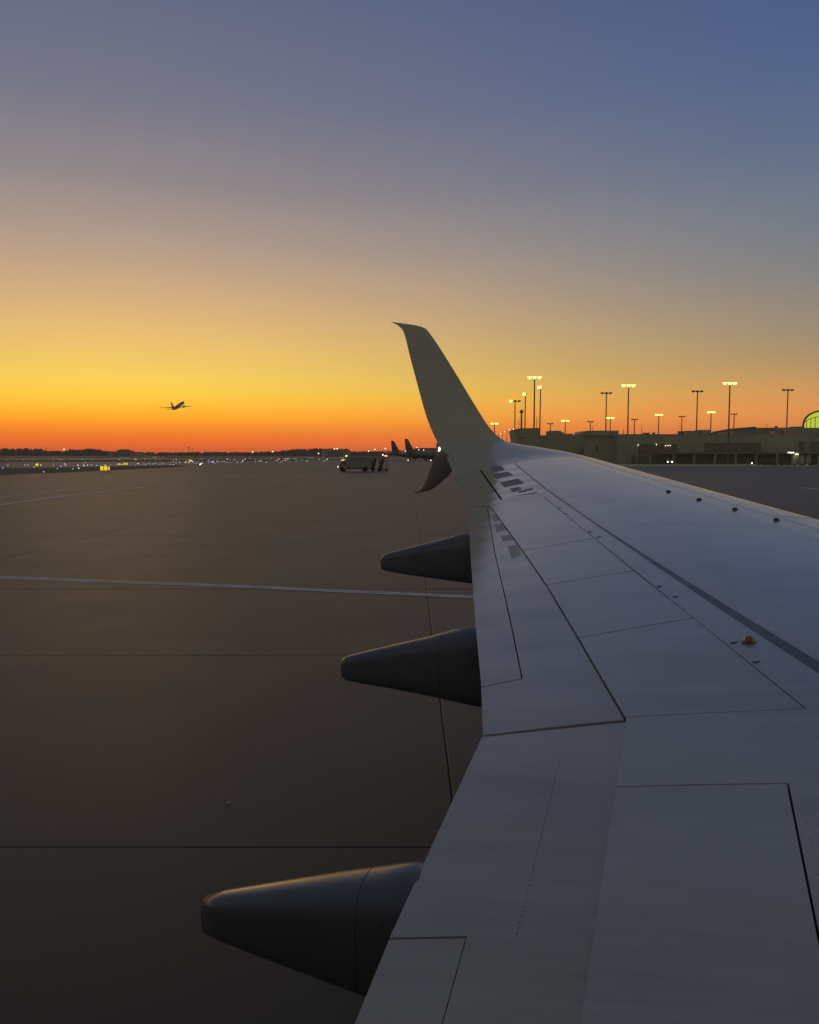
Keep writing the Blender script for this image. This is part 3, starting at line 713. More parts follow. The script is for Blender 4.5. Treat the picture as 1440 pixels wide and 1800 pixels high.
MB().prism([(X_(1327.5, Y), Y, 0), (X_(1500, Y), Y, 0), (X_(1500, Y), Y, Z_(748, Y)), (X_(1392, Y), Y, Z_(750, Y)), (X_(1386, Y), Y, Z_(751.5, Y)), (X_(1327.5, Y), Y, Z_(752, Y))], (0, 1, 0), 1.2).build('wall', WALL2, h2)
MB().tube((X_(1347.5, Y), Y + .5, Z_(753, Y)), (X_(1347.5, Y), Y + .5, Z_(745, Y)), .12).build('roof_mast', STEEL, h2)
MB().box((X_(1362, Y), Y + .2, Z_(752, Y)), (X_(1366, Y), Y + 1, Z_(749, Y))).build('vent', STEEL, h2)

# glass vault, lit from inside
Y = 400
va = empty('glass_vault', (X_(1455, Y), Y, Z_(750, Y)), 'arched glass vault lit yellow-green from inside at far right', 'building')
cx, rx, zb0, zt0 = X_(1456, Y), X_(1456, Y) - X_(1408, Y), Z_(752, Y), Z_(720, Y)
def arc(f, n=24, inset=0.):
    out = []
    for i in range(n + 1):
        t = math.pi * i / n; c_, s_ = -math.cos(t), math.sin(t)
        out.append((cx + rx * f * math.copysign(abs(c_) ** .8, c_), zb0 + (zt0 - zb0) * f * abs(s_) ** .75))
    return out
VG = mat('lit vault glass', (.3, .35, .05), .4, emit=(.55, .62, .05), estr=.95, noise_scale=.35, noise_amt=.3)
o_, i_ = arc(1.0), arc(.93)
fr = MB()
for k in range(24):
    p = [o_[k], o_[k + 1], i_[k + 1], i_[k]]
    fr.prism([(a, Y - .4, z) for a, z in p], (cx / Y, 1, 0), 24)
fr.build('arch_frame', mat('vault frame', (.10, .10, .07), .5), va)
g_ = arc(.925)
for k in range(12):
    p = [g_[2 * k], g_[2 * k + 1], g_[2 * k + 2]]
    MB().prism([(a, Y + 1.6, z) for a, z in p] + [(p[2][0], Y + 1.6, zb0), (p[0][0], Y + 1.6, zb0)], (0, 1, 0), .1).build('pane', VG, va)
def zarc(x, f):
    q = arc(f, 80); return float(np.interp(x, [a for a, _ in q], [z for _, z in q]))
m_ = MB(); q = arc(.93)
def inner(x): return zb0 + (zarc(x, .93) - zb0) * .62 + (x - (cx - rx)) * .06
for k in range(1, 12):
    x = cx - rx + rx * 2 * k / 12.6 + .8
    m_.box((x - .09, Y + 1.2, zb0), (x + .09, Y + 1.55, max(zb0 + .2, inner(x))))
xsn = [cx - rx * .88 + rx * 1.7 * i / 14 for i in range(15)]
for a, b in zip(xsn[:-1], xsn[1:]): m_.tube((a, Y + 1.3, inner(a)), (b, Y + 1.3, inner(b)), .16, n=5)
m_.build('truss', mat('vault frame', (.10, .10, .07), .5), va)
MB().box((X_(1400, Y), Y - 1, 0), (X_(1560, Y), Y + 26, zb0)).build('base', WALL2, va)

# concourse block left of the terminal, with a projecting rounded bay
YC = 345.0
con = empty('concourse_block', (X_(1000, YC), YC, 0), 'dark olive windowless concourse block just above the wing', 'building')
MB().box(*blk(945, 1086.5, 765, YC, 40)).build('wall', WALL2, con)
x0, x1 = X_(1023, YC - 1), X_(1087, YC - 1)
MB().prism([(x0, YC - 1, Z_(766, YC)), (x1, YC - 1, Z_(766, YC)), (x1, YC - 1, Z_(757, YC)), (X_(1033, YC - 1), YC - 1, Z_(757, YC)), (X_(1025, YC - 1), YC - 1, Z_(758.5, YC))], (0, 1, 0), 18).build('roof_box', WALL2, con)
MB().box((X_(968, YC), YC + .5, Z_(766, YC)), (X_(986, YC), YC + 12, Z_(757, YC))).build('roof_box', WALL2, con)
MB().prism([(X_(985.5, YC), YC + .6, Z_(766, YC)), (X_(996, YC), YC + .6, Z_(766, YC)), (X_(990, YC), YC + .6, Z_(760.5, YC)), (X_(985.5, YC), YC + .6, Z_(757.5, YC))], (0, 1, 0), 10).build('roof_box', WALL2, con)
MB().box((X_(993, YC), YC + .6, Z_(766, YC)), (X_(1008, YC), YC + 9, Z_(762.3, YC))).build('roof_box', WALL2, con)
MB().box((X_(990, YC), YC + .3, Z_(767, YC)), (X_(990.8, YC), YC + .4, Z_(758, YC))).build('pale_post', PALE, con)
MB().box((X_(1029, YC), YC - 1.4, Z_(765, YC)), (X_(1029.9, YC), YC - 1.1, Z_(757.5, YC))).build('pale_post', PALE, con)
# rounded bay
pts = [(X_(1022, YC), 0), (X_(1022, YC), Z_(790, YC))]
for k in range(9):
    t = math.pi / 2 * k / 8; pts.append((X_(1022, YC) + (1 - math.cos(t)) * 4.6, Z_(790, YC) + math.sin(t) * (Z_(774, YC) - Z_(790, YC))))
pts += [(X_(1072, YC), Z_(774.5, YC)), (X_(1084, YC), Z_(778, YC)), (X_(1088, YC), Z_(790, YC)), (X_(1088, YC), 0)]
MB().prism([(x, YC - 6, z) for x, z in pts], (0, 1, 0), 5.8).build('rounded_bay', mat('bay cladding', (.39, .39, .26), .7), con)
MB().box((X_(1047, YC - 6), YC - 6.2, Z_(793, YC)), (X_(1052, YC - 6), YC - 6.02, Z_(783, YC))).build('hatch', DARK, con)
MB().box((X_(1105.5, YC), YC - 12.5, .02), (X_(1106.6, YC), YC - 12.2, 5)).build('pale_post', PALE, con)

# ramp tower at the end of the concourse, flaring outwards at the top
YR = 340.0
rt = empty('ramp_tower', (X_(927, YR), YR, 0), 'squat concourse end building with flared top above the winglet root', 'building')
MB().prism([(X_(907.5, YR), YR, 0), (X_(948, YR), YR, 0), (X_(948, YR), YR, Z_(753, YR)), (X_(912, YR), YR, Z_(754, YR)), (X_(905, YR), YR, Z_(757, YR)), (X_(905.6, YR), YR, Z_(760, YR)), (X_(908, YR), YR, Z_(775, YR))], (0, 1, 0), 20).build('wall', WALL2, rt)
MB().prism([(X_(904.8, YR), YR - .2, Z_(757, YR)), (X_(911.8, YR), YR - .2, Z_(754, YR)), (X_(948.2, YR), YR - .2, Z_(753, YR)), (X_(948.2, YR), YR - .2, Z_(752.2, YR)), (X_(911.8, YR), YR - .2, Z_(753.2, YR)), (X_(904.6, YR), YR - .2, Z_(756.4, YR))], (0, 1, 0), 20.4).build('roof', ROOFM, rt)
MB().prism([(X_(922.5, YR), YR - .3, Z_(766.8, YR)), (X_(932, YR), YR - .3, Z_(764.8, YR)), (X_(932, YR), YR - .3, Z_(763.8, YR)), (X_(922.5, YR), YR - .3, Z_(765.6, YR))], (0, 1, 0), .2).build('pale_trim', PALE, rt)
MB().box((X_(926.8, YR), YR - .3, Z_(783, YR)), (X_(928, YR), YR - .1, Z_(772, YR))).build('pale_trim', PALE, rt)
MB().box((X_(912, YR), YR - .15, Z_(771, YR)), (X_(921, YR), YR - .02, Z_(768.5, YR))).build('window', DARKW, rt)
MB().box((X_(918, YR), YR - .2, Z_(778.4, YR)), (X_(921.6, YR), YR - .03, Z_(777.4, YR))).build('pale_trim', PALE, rt)

# small control tower far behind
Y = 620
ct = empty('control_tower', (X_(916.5, Y), Y, 0), 'slim control tower with round dark cab between tall lamp masts', 'tower')
x = X_(916.3, Y)
MB().tube((x, Y, 0), (x, Y, Z_(727, Y)), .8, .7, 10).build('shaft', WALL2, ct)
MB().tube((x, Y, Z_(726.5, Y)), (x, Y, Z_(724.8, Y)), 0.9, 1.4, 12).tube((x, Y, Z_(724.8, Y)), (x, Y, Z_(722, Y)), 1.4, 1.35, 12).build('cab', FRAME, ct)
MB().tube((x, Y, Z_(722, Y)), (x, Y, Z_(721, Y)), 1.5, 0.9, 12).build('roof', ROOFM, ct)
MB().tube((x, Y, Z_(721, Y)), (x, Y, Z_(718.5, Y)), .35, .15, 6).build('aerial', STEEL, ct)

# verge in front of the terminal, lamp light put into its yellow colour
patch('verge', [(860, 819.6), (1700, 819.6), (1700, 815.6), (860, 815.6)], mat('lamplit verge', (.62, .58, .27), .85, noise_scale=.5, noise_amt=.3), z=-.01)
patch('service_road', [(860, 815.2), (1700, 815.2), (1700, 813.5), (860, 813.5)], ASPH, z=-.005)
# low shrubs on the verge edge
sh = MB()
for i in range(46):
    px = random.uniform(1330, 1445); p = gnd(px, random.uniform(817.0, 817.9))
    sh.sphere((p.x, p.y, .12), random.uniform(.25, .55), 6, 4, sz=.7)
tag(sh.build('verge_scrub', mat('scrub', (.05, .05, .025), .9)), kind='stuff', label='low dark scrub along the verge below the terminal', cat='scrub')

# ------------------------------------------------------------------ lamp masts
HEADE = mat('lit floodlight', (1, .95, .6), .4, emit=(1., .80, .13), estr=4.5)
HEADD = mat('floodlight housing', (.04, .035, .03), .6)
def mast(px, top, Y, lit, label, kind='flood', r=.22, base=0., lean=0., group='apron floodlight masts'):
    x = X_(px, Y); z = Z_(top, Y); e = empty('lamp_mast', (x, Y, base), label, 'lamp mast', group)
    MB().tube((x - lean, Y, base), (x, Y, z), r * 1.6, r * 1.15, 8).build('pole', STEEL, e)
    k = Y / 345. * (1.45 if lit is True else 1.25)
    if kind == 'flood':
        MB().tube((x - 1.5 * k, Y, z - .1), (x + 1.5 * k, Y, z - .1), .1 * k, n=6).build('crossbar', STEEL, e)
        for i, dx in enumerate((-1.35, 0, 1.35)):
            on_ = lit if isinstance(lit, bool) else lit[i]
            a = x + dx * k; w = .52 * k; h = .30 * k; s = math.copysign(.12 * k, dx) if dx else 0
            MB().prism([(a - w * .55, Y - .3 * k, z - h), (a + w * .55, Y - .3 * k, z - h), (a + w + s, Y - .3 * k, z + h * .9), (a - w + s, Y - .3 * k, z + h * .9)], (0, 1, 0), .6 * k).build('floodlight', HEADE if on_ else HEADD, e)
    elif kind == 'tee':
        MB().tube((x - .85 * k, Y, z), (x + .85 * k, Y, z), .09 * k, n=6).build('crossbar', STEEL, e)
        for dx in (-.62, .62):
            a = x + dx * k; MB().box((a - .42 * k, Y - .3 * k, z - .12 * k), (a + .42 * k, Y + .3 * k, z + .22 * k)).build('floodlight', HEADE if lit else HEADD, e)
    elif kind == 'single':
        MB().box((x - .75 * k, Y - .35 * k, z - .3 * k), (x + .1 * k, Y + .35 * k, z + .35 * k)).build('floodlight', HEADE if lit else HEADD, e)
        MB().box((x + .12 * k, Y - .2 * k, z - .2 * k), (x + .45 * k, Y + .2 * k, z + .2 * k)).build('housing', HEADD, e)
    return e
mast(1280, 674, 300, True, 'tall lit floodlight mast standing in front of the terminal', r=.2)
mast(1103, 678, 390, True, 'tall lit floodlight mast behind the terminal, above the two headlights', r=.24)
mast(938.5, 664, 360, True, 'tallest lit floodlight mast, above the flared concourse end building', r=.24)
mast(949.3, 681, 363, True, 'lit single-lamp mast leaning slightly, right of the tallest lit mast', 'single', .2, lean=.35)
mast(922.6, 693, 380, True, 'lit single-lamp mast left of the tallest lit mast', 'single', .2)
mast(904.8, 705, 385, (True, False, False), 'mast with only its left lamp lit, nearest the winglet', r=.2)
mast(1064.5, 691, 392, False, 'tall unlit triple-head mast rising behind the dark concourse block', r=.22)
mast(1223.7, 688, 392, False, 'tall unlit triple-head mast behind the plant rooms on the roof', r=.22)
mast(1381.8, 685.5, 395, False, 'tall unlit triple-head mast left of the glass vault', r=.22)
far = 'lower lamp masts behind the terminal'
mast(1072, 735, 520, True, 'short lit mast just right of the unlit mast at the concourse block', 'tee', .25, group=far)
mast(1157, 729.5, 520, True, 'short lit mast standing midway along the terminal roof', 'tee', .25, group=far)
mast(1248.5, 725, 520, True, 'short lit mast just left of the tall lit mast in front', 'tee', .25, group=far)
mast(993.2, 740, 540, True, 'short lit mast above the stepped concourse roof', 'tee', .25, group=far)
mast(869, 745, 560, True, 'short lit mast just touching the right edge of the winglet', 'tee', .25, group=far)
mast(1114.5, 737.5, 470, False, 'short unlit mast right of the tall lit mast over the headlights', 'tee', .22, group=far)
mast(1197.5, 732.5, 470, False, 'short unlit mast between two narrow roof boxes', 'tee', .22, group=far)
mast(1289, 728, 470, False, 'short unlit mast right beside the tall lit mast in front', 'tee', .22, group=far)
mast(967, 745, 480, False, 'short unlit mast at the left step of the concourse roof', 'tee', .22, group=far)
mast(1037.2, 741.5, 480, False, 'short unlit mast left of the tall unlit mast at the concourse block', 'tee', .22, group=far)
for px, top, l in ((876.5, 763, 'shortest of the little street lamps right of the winglet'), (883, 759.5, 'second little street lamp right of the winglet'), (891, 756, 'third little street lamp right of the winglet'), (899, 754.5, 'fourth little street lamp, beside the half-lit mast')):
    Y = 520; x, z = X_(px, Y), Z_(top, Y); e = empty('street_lamp', (x, Y, 0), l, 'street lamp', 'little street lamps by the winglet')
    MB().tube((x, Y, 0), (x, Y, z), .2, .14, 6).build('pole', STEEL, e)
    MB().tube((x, Y, z), (x + 1.1, Y, z + .25), .1, n=5).build('arm', STEEL, e)
    MB().sphere((x + 1.3, Y, z + .2), .26).build('lamp', mat('small lamp', (1, .9, .6), .4, emit=(1, .8, .45), estr=3), e)
# aerials on the roofs
for px, top, bot, Y, l in ((1127.5, 748, 768, 400, 'thin aerial mast with crossarms right of the short unlit mast'), (1095.5, 754, 768, 400, 'thick short aerial left of the tall lit mast'), (911.5, 737, 756, 360, 'aerial with a side arm left of the control tower'),
                           (943, 733, 754, 362, 'lattice aerial just right of the tallest lit mast'), (1042, 748, 768, 400, 'thin aerial right of a short unlit mast over the concourse')):
    x, z, z0 = X_(px, Y), Z_(top, Y), 0.; e = empty('aerial', (x, Y, 0), l, 'aerial', 'aerials on the roofs')
    MB().tube((x, Y, 0), (x, Y, z), .22, .08, 6).build('pole', STEEL, e)
    for d in (.25, .45):
        zz = z - (z - Z_(bot, Y)) * d; MB().tube((x - .55, Y, zz), (x + .55, Y, zz), .06, n=5).build('crossarm', STEEL, e)

# van with its headlights on, facing us
Y = 322
van = empty('service_van', (X_(1178, Y), Y, 0), 'service van with bright headlights on, parked before the terminal', 'van')
x = X_(1178, Y); VB = mat('dark van paint', (.10, .10, .085), .35, coat=.5)
prof_v = [(0, .35), (0, 1.0), (.45, 1.15), (1.0, 1.95), (4.6, 2.0), (4.8, 1.2), (4.8, .35)]
MB().prism([(x - 1.0, Y + a, z) for a, z in prof_v], (1, 0, 0), 2.0).build('body', VB, van)
MB().prism([(x - .85, Y + .49, 1.19), (x + .85, Y + .49, 1.19), (x + .8, Y + .95, 1.86), (x - .8, Y + .95, 1.86)], (0, -.8, .58), .02).build('windscreen', DARKW, van)
for sx in (-1.02, .82):
    for yy in (.9, 3.8): MB().tube((x + sx, Y + yy, .36), (x + sx + .2, Y + yy, .36), .36, n=14).build('wheel', RUBBER, van)
HL = mat('headlight', (1, 1, 1), .3, emit=(1, .97, .85), estr=8)
for sx in (-1.35, 1.35): MB().sphere((x + sx * .62, Y - .08, .85), .22).build('headlight', HL, van)
MB().box((x - 1.0, Y + 1.3, 2.02), (x - .2, Y + 2.0, 2.35)).build('roof_rack', mat('olive box', (.25, .25, .10), .6), van)
# marker on the verge
p = gnd(1322, 816.5); e = empty('marker_light', p, 'tiny white marker light on the verge below the terminal', 'light')
MB().tube(p, p + Vector((0, 0, .35)), .06, n=6).build('stake', STEEL, e); MB().sphere(p + Vector((0, 0, .5)), .2).build('lens', mat('marker lens', (1, .9, .85), .4, emit=(1, .9, .85), estr=7), e)

# =================================================================== AIRFIELD SIDE (left and middle)
# far wood along the horizon
LEAF = mat('bare winter wood', (.09, .075, .048), .95, noise_scale=.05, noise_amt=.4)
def tree_top(px):
    q = [(-500, 787), (0, 788), (70, 788.2), (82, 792), (115, 792.5), (125, 788.5), (138, 791), (150, 788.5), (170, 789), (180, 792), (205, 794), (210, 790), (228, 790), (238, 794.5), (320, 795), (360, 794), (430, 794.6), (490, 793), (520, 789.5), (560, 788), (610, 789), (616, 793), (690, 793), (740, 790), (800, 788), (1500, 788)]
    return float(np.interp(px, [a for a, _ in q], [b for _, b in q]))
wood = MB(); YW = 1700
def clump(c, r, h):
    n = 7; rings = []
    for j, (t, w) in enumerate(((0, .55), (.25, .95), (.55, 1.), (.82, .62), (1., .12))):
        rings.append([Vector((c.x + r * w * random.uniform(.65, 1.25) * math.cos(2 * math.pi * i / n), c.y + r * w * random.uniform(.65, 1.25) * math.sin(2 * math.pi * i / n), c.z + h * t * random.uniform(.92, 1.08))) for i in range(n)])
    wood.loft(rings)
for k in range(1500):
    px = random.uniform(-700, 1500); Y = YW + random.uniform(-60, 220); top = tree_top(px) + abs(random.gauss(0, 1.1)) - .3
    h = max(3, Z_(top, Y)); clump(Vector((X_(px, Y), Y, -.1)), random.uniform(3, 8), h)
tag(wood.build('distant_wood', LEAF), kind='stuff', label='long dark wood along the horizon beyond the airfield', cat='wood')
# taller single trees and aerials that break the skyline
def far_pole(px, top, label, w=.8):
    Y = 1650; x = X_(px, Y); e = empty('aerial', (x, Y, 0), label, 'aerial', 'aerials on the horizon')
    MB().tube((x, Y, 0), (x, Y, Z_(top, Y)), w, w * .5, 6).build('pole', STEEL, e)
    return e
far_pole(80, 784, 'thin aerial on the horizon at far left')
e = far_pole(332, 786, 'thicker topped aerial on the horizon below the departing aircraft', .7); MB().sphere((X_(332, 1650), 1650, Z_(787, 1650)), 1.9, sz=.8).build('drum', STEEL, e)
far_pole(339.3, 787, 'thinner aerial on the horizon right of a topped one')
# far hangars
def hangar(p0, p1, top, Y, label):
    e = empty('hangar', (X_((p0 + p1) / 2, Y), Y, 0), label, 'hangar'); x0, x1, z = X_(p0, Y), X_(p1, Y), Z_(top, Y)
    MB().box((x0, Y, -.05), (x1, Y + 40, z * .93)).build('wall', WALL2, e)
    MB().prism([(x0 - 1, Y - 1, z * .93), (x1 + 1, Y - 1, z * .93), (x1 - 3, Y - 1, z), (x0 + 3, Y - 1, z)], (0, 1, 0), 42).build('roof', ROOFM, e)
    MB().box((x0 + (x1 - x0) * .2, Y - .3, 0), (x1 - (x1 - x0) * .2, Y - .02, z * .75)).build('door', DARK, e)
hangar(566, 612, 790, 1300, 'long dark hangar on the horizon behind the truck')
hangar(728, 775, 787.5, 800, 'dark hangar beside the winglet, right of the two tail fins')
hangar(190, 238, 794.2, 1400, 'low dark hangar on the horizon at left')
hangar(770, 905, 776.8, 620, 'low dark pier building glimpsed through the winglet root')

# ------------------------------------------------------------------ airliner model for the other aircraft
JW = mat('airliner grey skin', (.17, .15, .12), .35, coat=.3); JD = mat('airliner dark skin', (.10, .09, .08), .5)
def stripes():
    m = mat('striped fin', (.1, .08, .08), .4); t = m.node_tree; b = t.nodes['Principled BSDF']
    tcn = t.nodes.new('ShaderNodeTexCoord'); mp = t.nodes.new('ShaderNodeMapping'); mp.inputs['Rotation'].default_value = (0, R(-18), 0)
    t.links.new(tcn.outputs['Object'], mp.inputs['Vector']); w = t.nodes.new('ShaderNodeTexWave'); w.bands_direction = 'Z'; w.inputs['Scale'].default_value = .2; w.inputs['Distortion'].default_value = .4
    t.links.new(mp.outputs[0], w.inputs['Vector']); cr = t.nodes.new('ShaderNodeValToRGB'); cr.color_ramp.interpolation = 'CONSTANT'
    cr.color_ramp.elements[0].color = (.05, .045, .06, 1); cr.color_ramp.elements[1].position = .62; cr.color_ramp.elements[1].color = (.34, .26, .23, 1)
    t.links.new(w.outputs['Fac'], cr.inputs[0]); t.links.new(cr.outputs[0], b.inputs['Base Color']); return m
FIN = stripes()
def make_airliner(loc, rot, label, group, gear=True, fin=None, flying=False):
    e = empty('airliner', loc, label, 'airplane', group); e.rotation_euler = rot
    B = lambda mb, n, m, p=e, s=50: mb.build(n, m, p, smooth=s, world=False)
    rg = []
    for x, r, dz in ((19.7, .15, -.5), (19.2, .7, -.4), (18, 1.25, -.2), (15.5, 1.8, 0), (12, 1.9, 0), (-7, 1.9, 0), (-12, 1.5, .35), (-16.5, .85, .85), (-19.8, .25, 1.2)):
        rg.append([(x, r * math.cos(2 * math.pi * i / 16), 3.4 + dz + r * 1.04 * math.sin(2 * math.pi * i / 16)) for i in range(16)])
    fus = B(MB().loft(rg), 'fuselage', JW)
    B(MB().prism([(18.3, -.9, 4.1), (17.2, -1.25, 4.75), (17.2, 1.25, 4.75), (18.3, .9, 4.1)], (.7, 0, .7), .12), 'cockpit_window', DARKW, fus)
    for s in (1, -1):
        secs_ = [((3.5, 1.2 * s, 2.3), 7.5, 1.1), ((.2, 5.8 * s, 2.8), 4.6, .75), ((-5.8, 17 * s, 4.0), 1.6, .35)]
        r = []
        for (x, y, z), c, t in secs_: r.append([(x, y, z), (x - .25 * c, y, z + t * .5), (x - .6 * c, y, z + t * .4), (x - c, y, z), (x - .5 * c, y, z - t * .3)])
        w = B(MB().loft(r), 'wing', JW)
        r = []
        for (x, y, z), c, t in [((-5.8, 17 * s, 4.0), 1.6, .16), ((-6.9, 17.5 * s, 4.7), 1.2, .12), ((-8.3, 17.95 * s, 6.5), .6, .06)]: r.append([(x, y, z), (x - .4 * c, y - t * s * .5, z), (x - c, y, z), (x - .4 * c, y + t * s * .5, z)])
        B(MB().loft(r), 'winglet', JW, w)
        r = []
        for x, rad in ((6.4, .82), (6.2, .98), (4.6, 1.08), (3.0, .92), (2.0, .55)): r.append([(x, 4.83 * s + rad * math.cos(2 * math.pi * i / 14), 1.55 + rad * math.sin(2 * math.pi * i / 14)) for i in range(14)])
        en = B(MB().loft(r), 'engine', JD)
        B(MB().box((1.6, 4.7 * s - .12, 1.9), (5.2, 4.7 * s + .12, 2.75)), 'pylon', JW, en)
        r = []
        for (x, y, z), c, t in [((-14.2, .5 * s, 4.3), 4.2, .35), ((-18.0, 7.0 * s, 4.9), 1.6, .12)]: r.append([(x, y, z), (x - .35 * c, y, z + t * .5), (x - c, y, z), (x - .35 * c, y, z - t * .5)])
        B(MB().loft(r), 'stabiliser', JW)
    r = []
    for (x, y, z), c, t in [((-9.2, 0, 5.1), 9.0, .2), ((-12.6, 0, 6.0), 6.3, .45), ((-17.0, 0, 12.3), 2.6, .18), ((-17.5, 0, 12.55), 2.2, .1)]: r.append([(x, y, z), (x - .35 * c, y + t * .5, z), (x - c, y, z), (x - .35 * c, y - t * .5, z)])
    B(MB().loft(r), 'fin', fin or JD)
    if gear:
        for x, y in ((13.5, 0), (-1.2, 2.8), (-1.2, -2.8)):
            lg = B(MB().tube((x, y, .5), (x, y, 2.4), .14), 'landing_gear_leg', STEEL)
            for d in (-.35, .35): B(MB().tube((x, y + d - .15, .52), (x, y + d + .15, .52), .52, n=12), 'wheel', RUBBER, lg)
    if flying:
        for s in (1, -1): B(MB().sphere((3.2, 2.2 * s, 2.6), .34), 'landing_light', mat('landing light', (1, 1, .9), .3, emit=(1, .9, .6), estr=2.5))
    return e
park = 'airliners parked at the far stands'
A1 = at(700, HOR, 560); th1 = R(18)
def place_tail(px_fin_te, Y, ang, label, fin):
    # put the fin's trailing edge top at the given column
    o = make_airliner((0, 0, 0), (0, 0, ang), label, park, True, fin)
    tip = Vector((-19.6 * math.cos(ang), -19.6 * math.sin(ang), 0)); o.location = (X_(px_fin_te, Y) - tip.x, Y - tip.y, 0); return o
place_tail(687.5, 545, R(38), 'parked airliner with plain dark tail fin, left of the two', JD)
place_tail(711.5, 470, R(40), 'parked airliner with striped tail fin, nearer the winglet', FIN)
for p, Y, l in (((757.5, 809), 430, 'bright floodlight under the parked airliners beside the winglet'), ((713, 793), 640, 'tiny yellow lamp between the two tail fins'), ((733, 786.5), 690, 'tiny lamp above the hangar roof near the tail fins'), ((736.5, 790.5), 690, 'white lamp on the hangar wall, left of another'), ((745, 791), 690, 'white lamp on the hangar wall, right of another'), ((717.5, 809), 430, 'small warm lamp left of the striped airliner')):
    q = at(*p, Y); e = empty('work_light', (q.x, q.y, 0), l, 'light', 'lamps round the far stands'); r = .1 + .0004 * Y
    MB().tube((q.x, q.y, 0), (q.x, q.y, q.z), .08, n=5).build('pole', STEEL, e); MB().sphere(q, r * .8).build('lamp', mat('work lamp', (1, .95, .8), .4, emit=(1, .9, .66), estr=4), e)
# aircraft climbing out
fp = at(314, 714.5, 930)
fly = make_airliner((fp.x, fp.y, fp.z - 3), (0, 0, 0), 'airliner climbing away into the sunset sky at left', None, False, JD, True)
hd = math.atan2(-314 + 0, 1) * 0
view = math.atan2(fp.x, fp.y); yaw = math.pi / 2 - (view + R(20))
fly.rotation_euler = (Matrix.Rotation(yaw, 4, 'Z') @ Matrix.Rotation(R(-17), 4, 'Y') @ Matrix.Rotation(R(-3), 4, 'X')).to_euler()

# ------------------------------------------------------------------ truck crossing the apron, with two carts behind it
Y = 186
TR = R(172)
truck = empty('box_truck', (X_(622, Y), Y, 0), 'box truck with lit headlights driving left across the apron', 'truck', rz=TR)
TB = mat('truck box', (.29, .30, .25), .5, noise_scale=.6, noise_amt=.15); TCb = mat('truck cab paint', (.34, .31, .25), .35, coat=.5)
B = lambda mb, n, m, p=truck, s=False: mb.build(n, m, p, smooth=s, world=False)
B(MB().box((-4.0, -.5, .55), (3.2, .5, .85)), 'chassis', RUBBER)
B(MB().box((-4.1, -1.2, .95), (1.25, 1.2, 3.35)), 'cargo_box', TB)
for x in (-4.12, 1.22): B(MB().box((x - .03, -1.24, .9), (x + .07, 1.24, 3.4)), 'corner_post', TCb)
cab = B(MB().prism([(1.35, -1.05, .5), (3.35, -1.05, .5), (3.4, -1.05, 1.25), (2.95, -1.05, 1.5), (2.45, -1.05, 2.45), (1.35, -1.05, 2.55)], (0, 1, 0), 2.1), 'cab', TCb)
B(MB().prism([(2.93, -.95, 1.56), (2.93, .95, 1.56), (2.5, .9, 2.38), (2.5, -.9, 2.38)], (.88, 0, .47), .03), 'windscreen', DARKW, cab)
for s in (-1, 1):
    B(MB().prism([(1.55, 1.06 * s, 1.5), (2.75, 1.06 * s, 1.5), (2.35, 1.06 * s, 2.3), (1.55, 1.06 * s, 2.35)], (0, s, 0), .02), 'side_window', DARKW, cab)
    B(MB().sphere((3.4, .78 * s, 1.0), .17), 'headlight', mat('truck headlight', (1, 1, .95), .3, emit=(1, .97, .9), estr=4.5), cab)
    B(MB().box((2.5, 1.1 * s - .05, 1.55), (2.6, 1.3 * s, 2.1)), 'mirror', RUBBER, cab)
    for x in (2.5, -2.6): B(MB().tube((x, s * .8, .48), (x, s * 1.12, .48), .48, n=16), 'wheel', RUBBER)
for y in (-.5, 0, .5): B(MB().sphere((1.7, y, 3.45), .10), 'marker_lamp', mat('marker lamp', (1, .6, .2), .4, emit=(1, .62, .25), estr=5))
for y in (-.85, .85): B(MB().sphere((2.5, y, 2.52), .09), 'marker_lamp', mat('marker lamp', (1, .6, .2), .4, emit=(1, .62, .25), estr=5), cab)
cart_g = 'carts behind the box truck'
def cart(px, label, h):
    e = empty('baggage_cart', (X_(px, Y + 1), Y + 1, 0), label, 'cart', cart_g, rz=TR); C = lambda mb, n, m: mb.build(n, m, e, world=False)
    C(MB().box((-1.0, -.8, .45), (1.0, .8, .6)), 'deck', RUBBER)
    for x in (-.95, .95):
        for y in (-.75, .75): C(MB().box((x - .04, y - .04, .6), (x + .04, y + .04, h)), 'post', STEEL)
    C(MB().prism([(-1.05, -.85, h), (1.05, -.85, h), (.9, -.85, h + .15), (-.9, -.85, h + .15)], (0, 1, 0), 1.7), 'roof', JD)
    C(MB().prism([(.35, -.7, .62), (.95, -.7, .62), (.3, -.7, h - .1), (-.2, -.7, h - .1)], (0, 1, 0), 1.4), 'curtain', JD)
    for x in (-.7, .7):
        for y in (-.7, .7): C(MB().tube((x, y - .08, .25), (x, y + .08, .25), .25, n=10), 'wheel', RUBBER)
cart(660.5, 'dark canopy cart next to the box truck', 3.0); cart(674, 'last dark canopy cart behind the box truck', 2.9)
q = at(673, 799.5, 190); e = empty('work_light', (q.x, q.y, 0), 'white lamp post beside the red lamp behind the truck', 'light'); MB().tube((q.x, q.y, 0), q, .06, n=5).build('pole', STEEL, e); MB().sphere(q, .13).build('lamp', mat('work lamp', (1, .95, .8), .4, emit=(1, .9, .66), estr=4), e)
q = at(678.5, 801.3, 190); e = empty('obstruction_light', (q.x, q.y, 0), 'red lamp bar on a post behind the truck', 'light'); MB().tube((q.x, q.y, 0), q, .06, n=5).build('pole', STEEL, e); MB().box((q.x - .32, q.y - .1, q.z - .1), (q.x + .32, q.y + .1, q.z + .12)).build('lamp', mat('red lamp', (1, .2, .1), .4, emit=(1, .25, .15), estr=4), e)

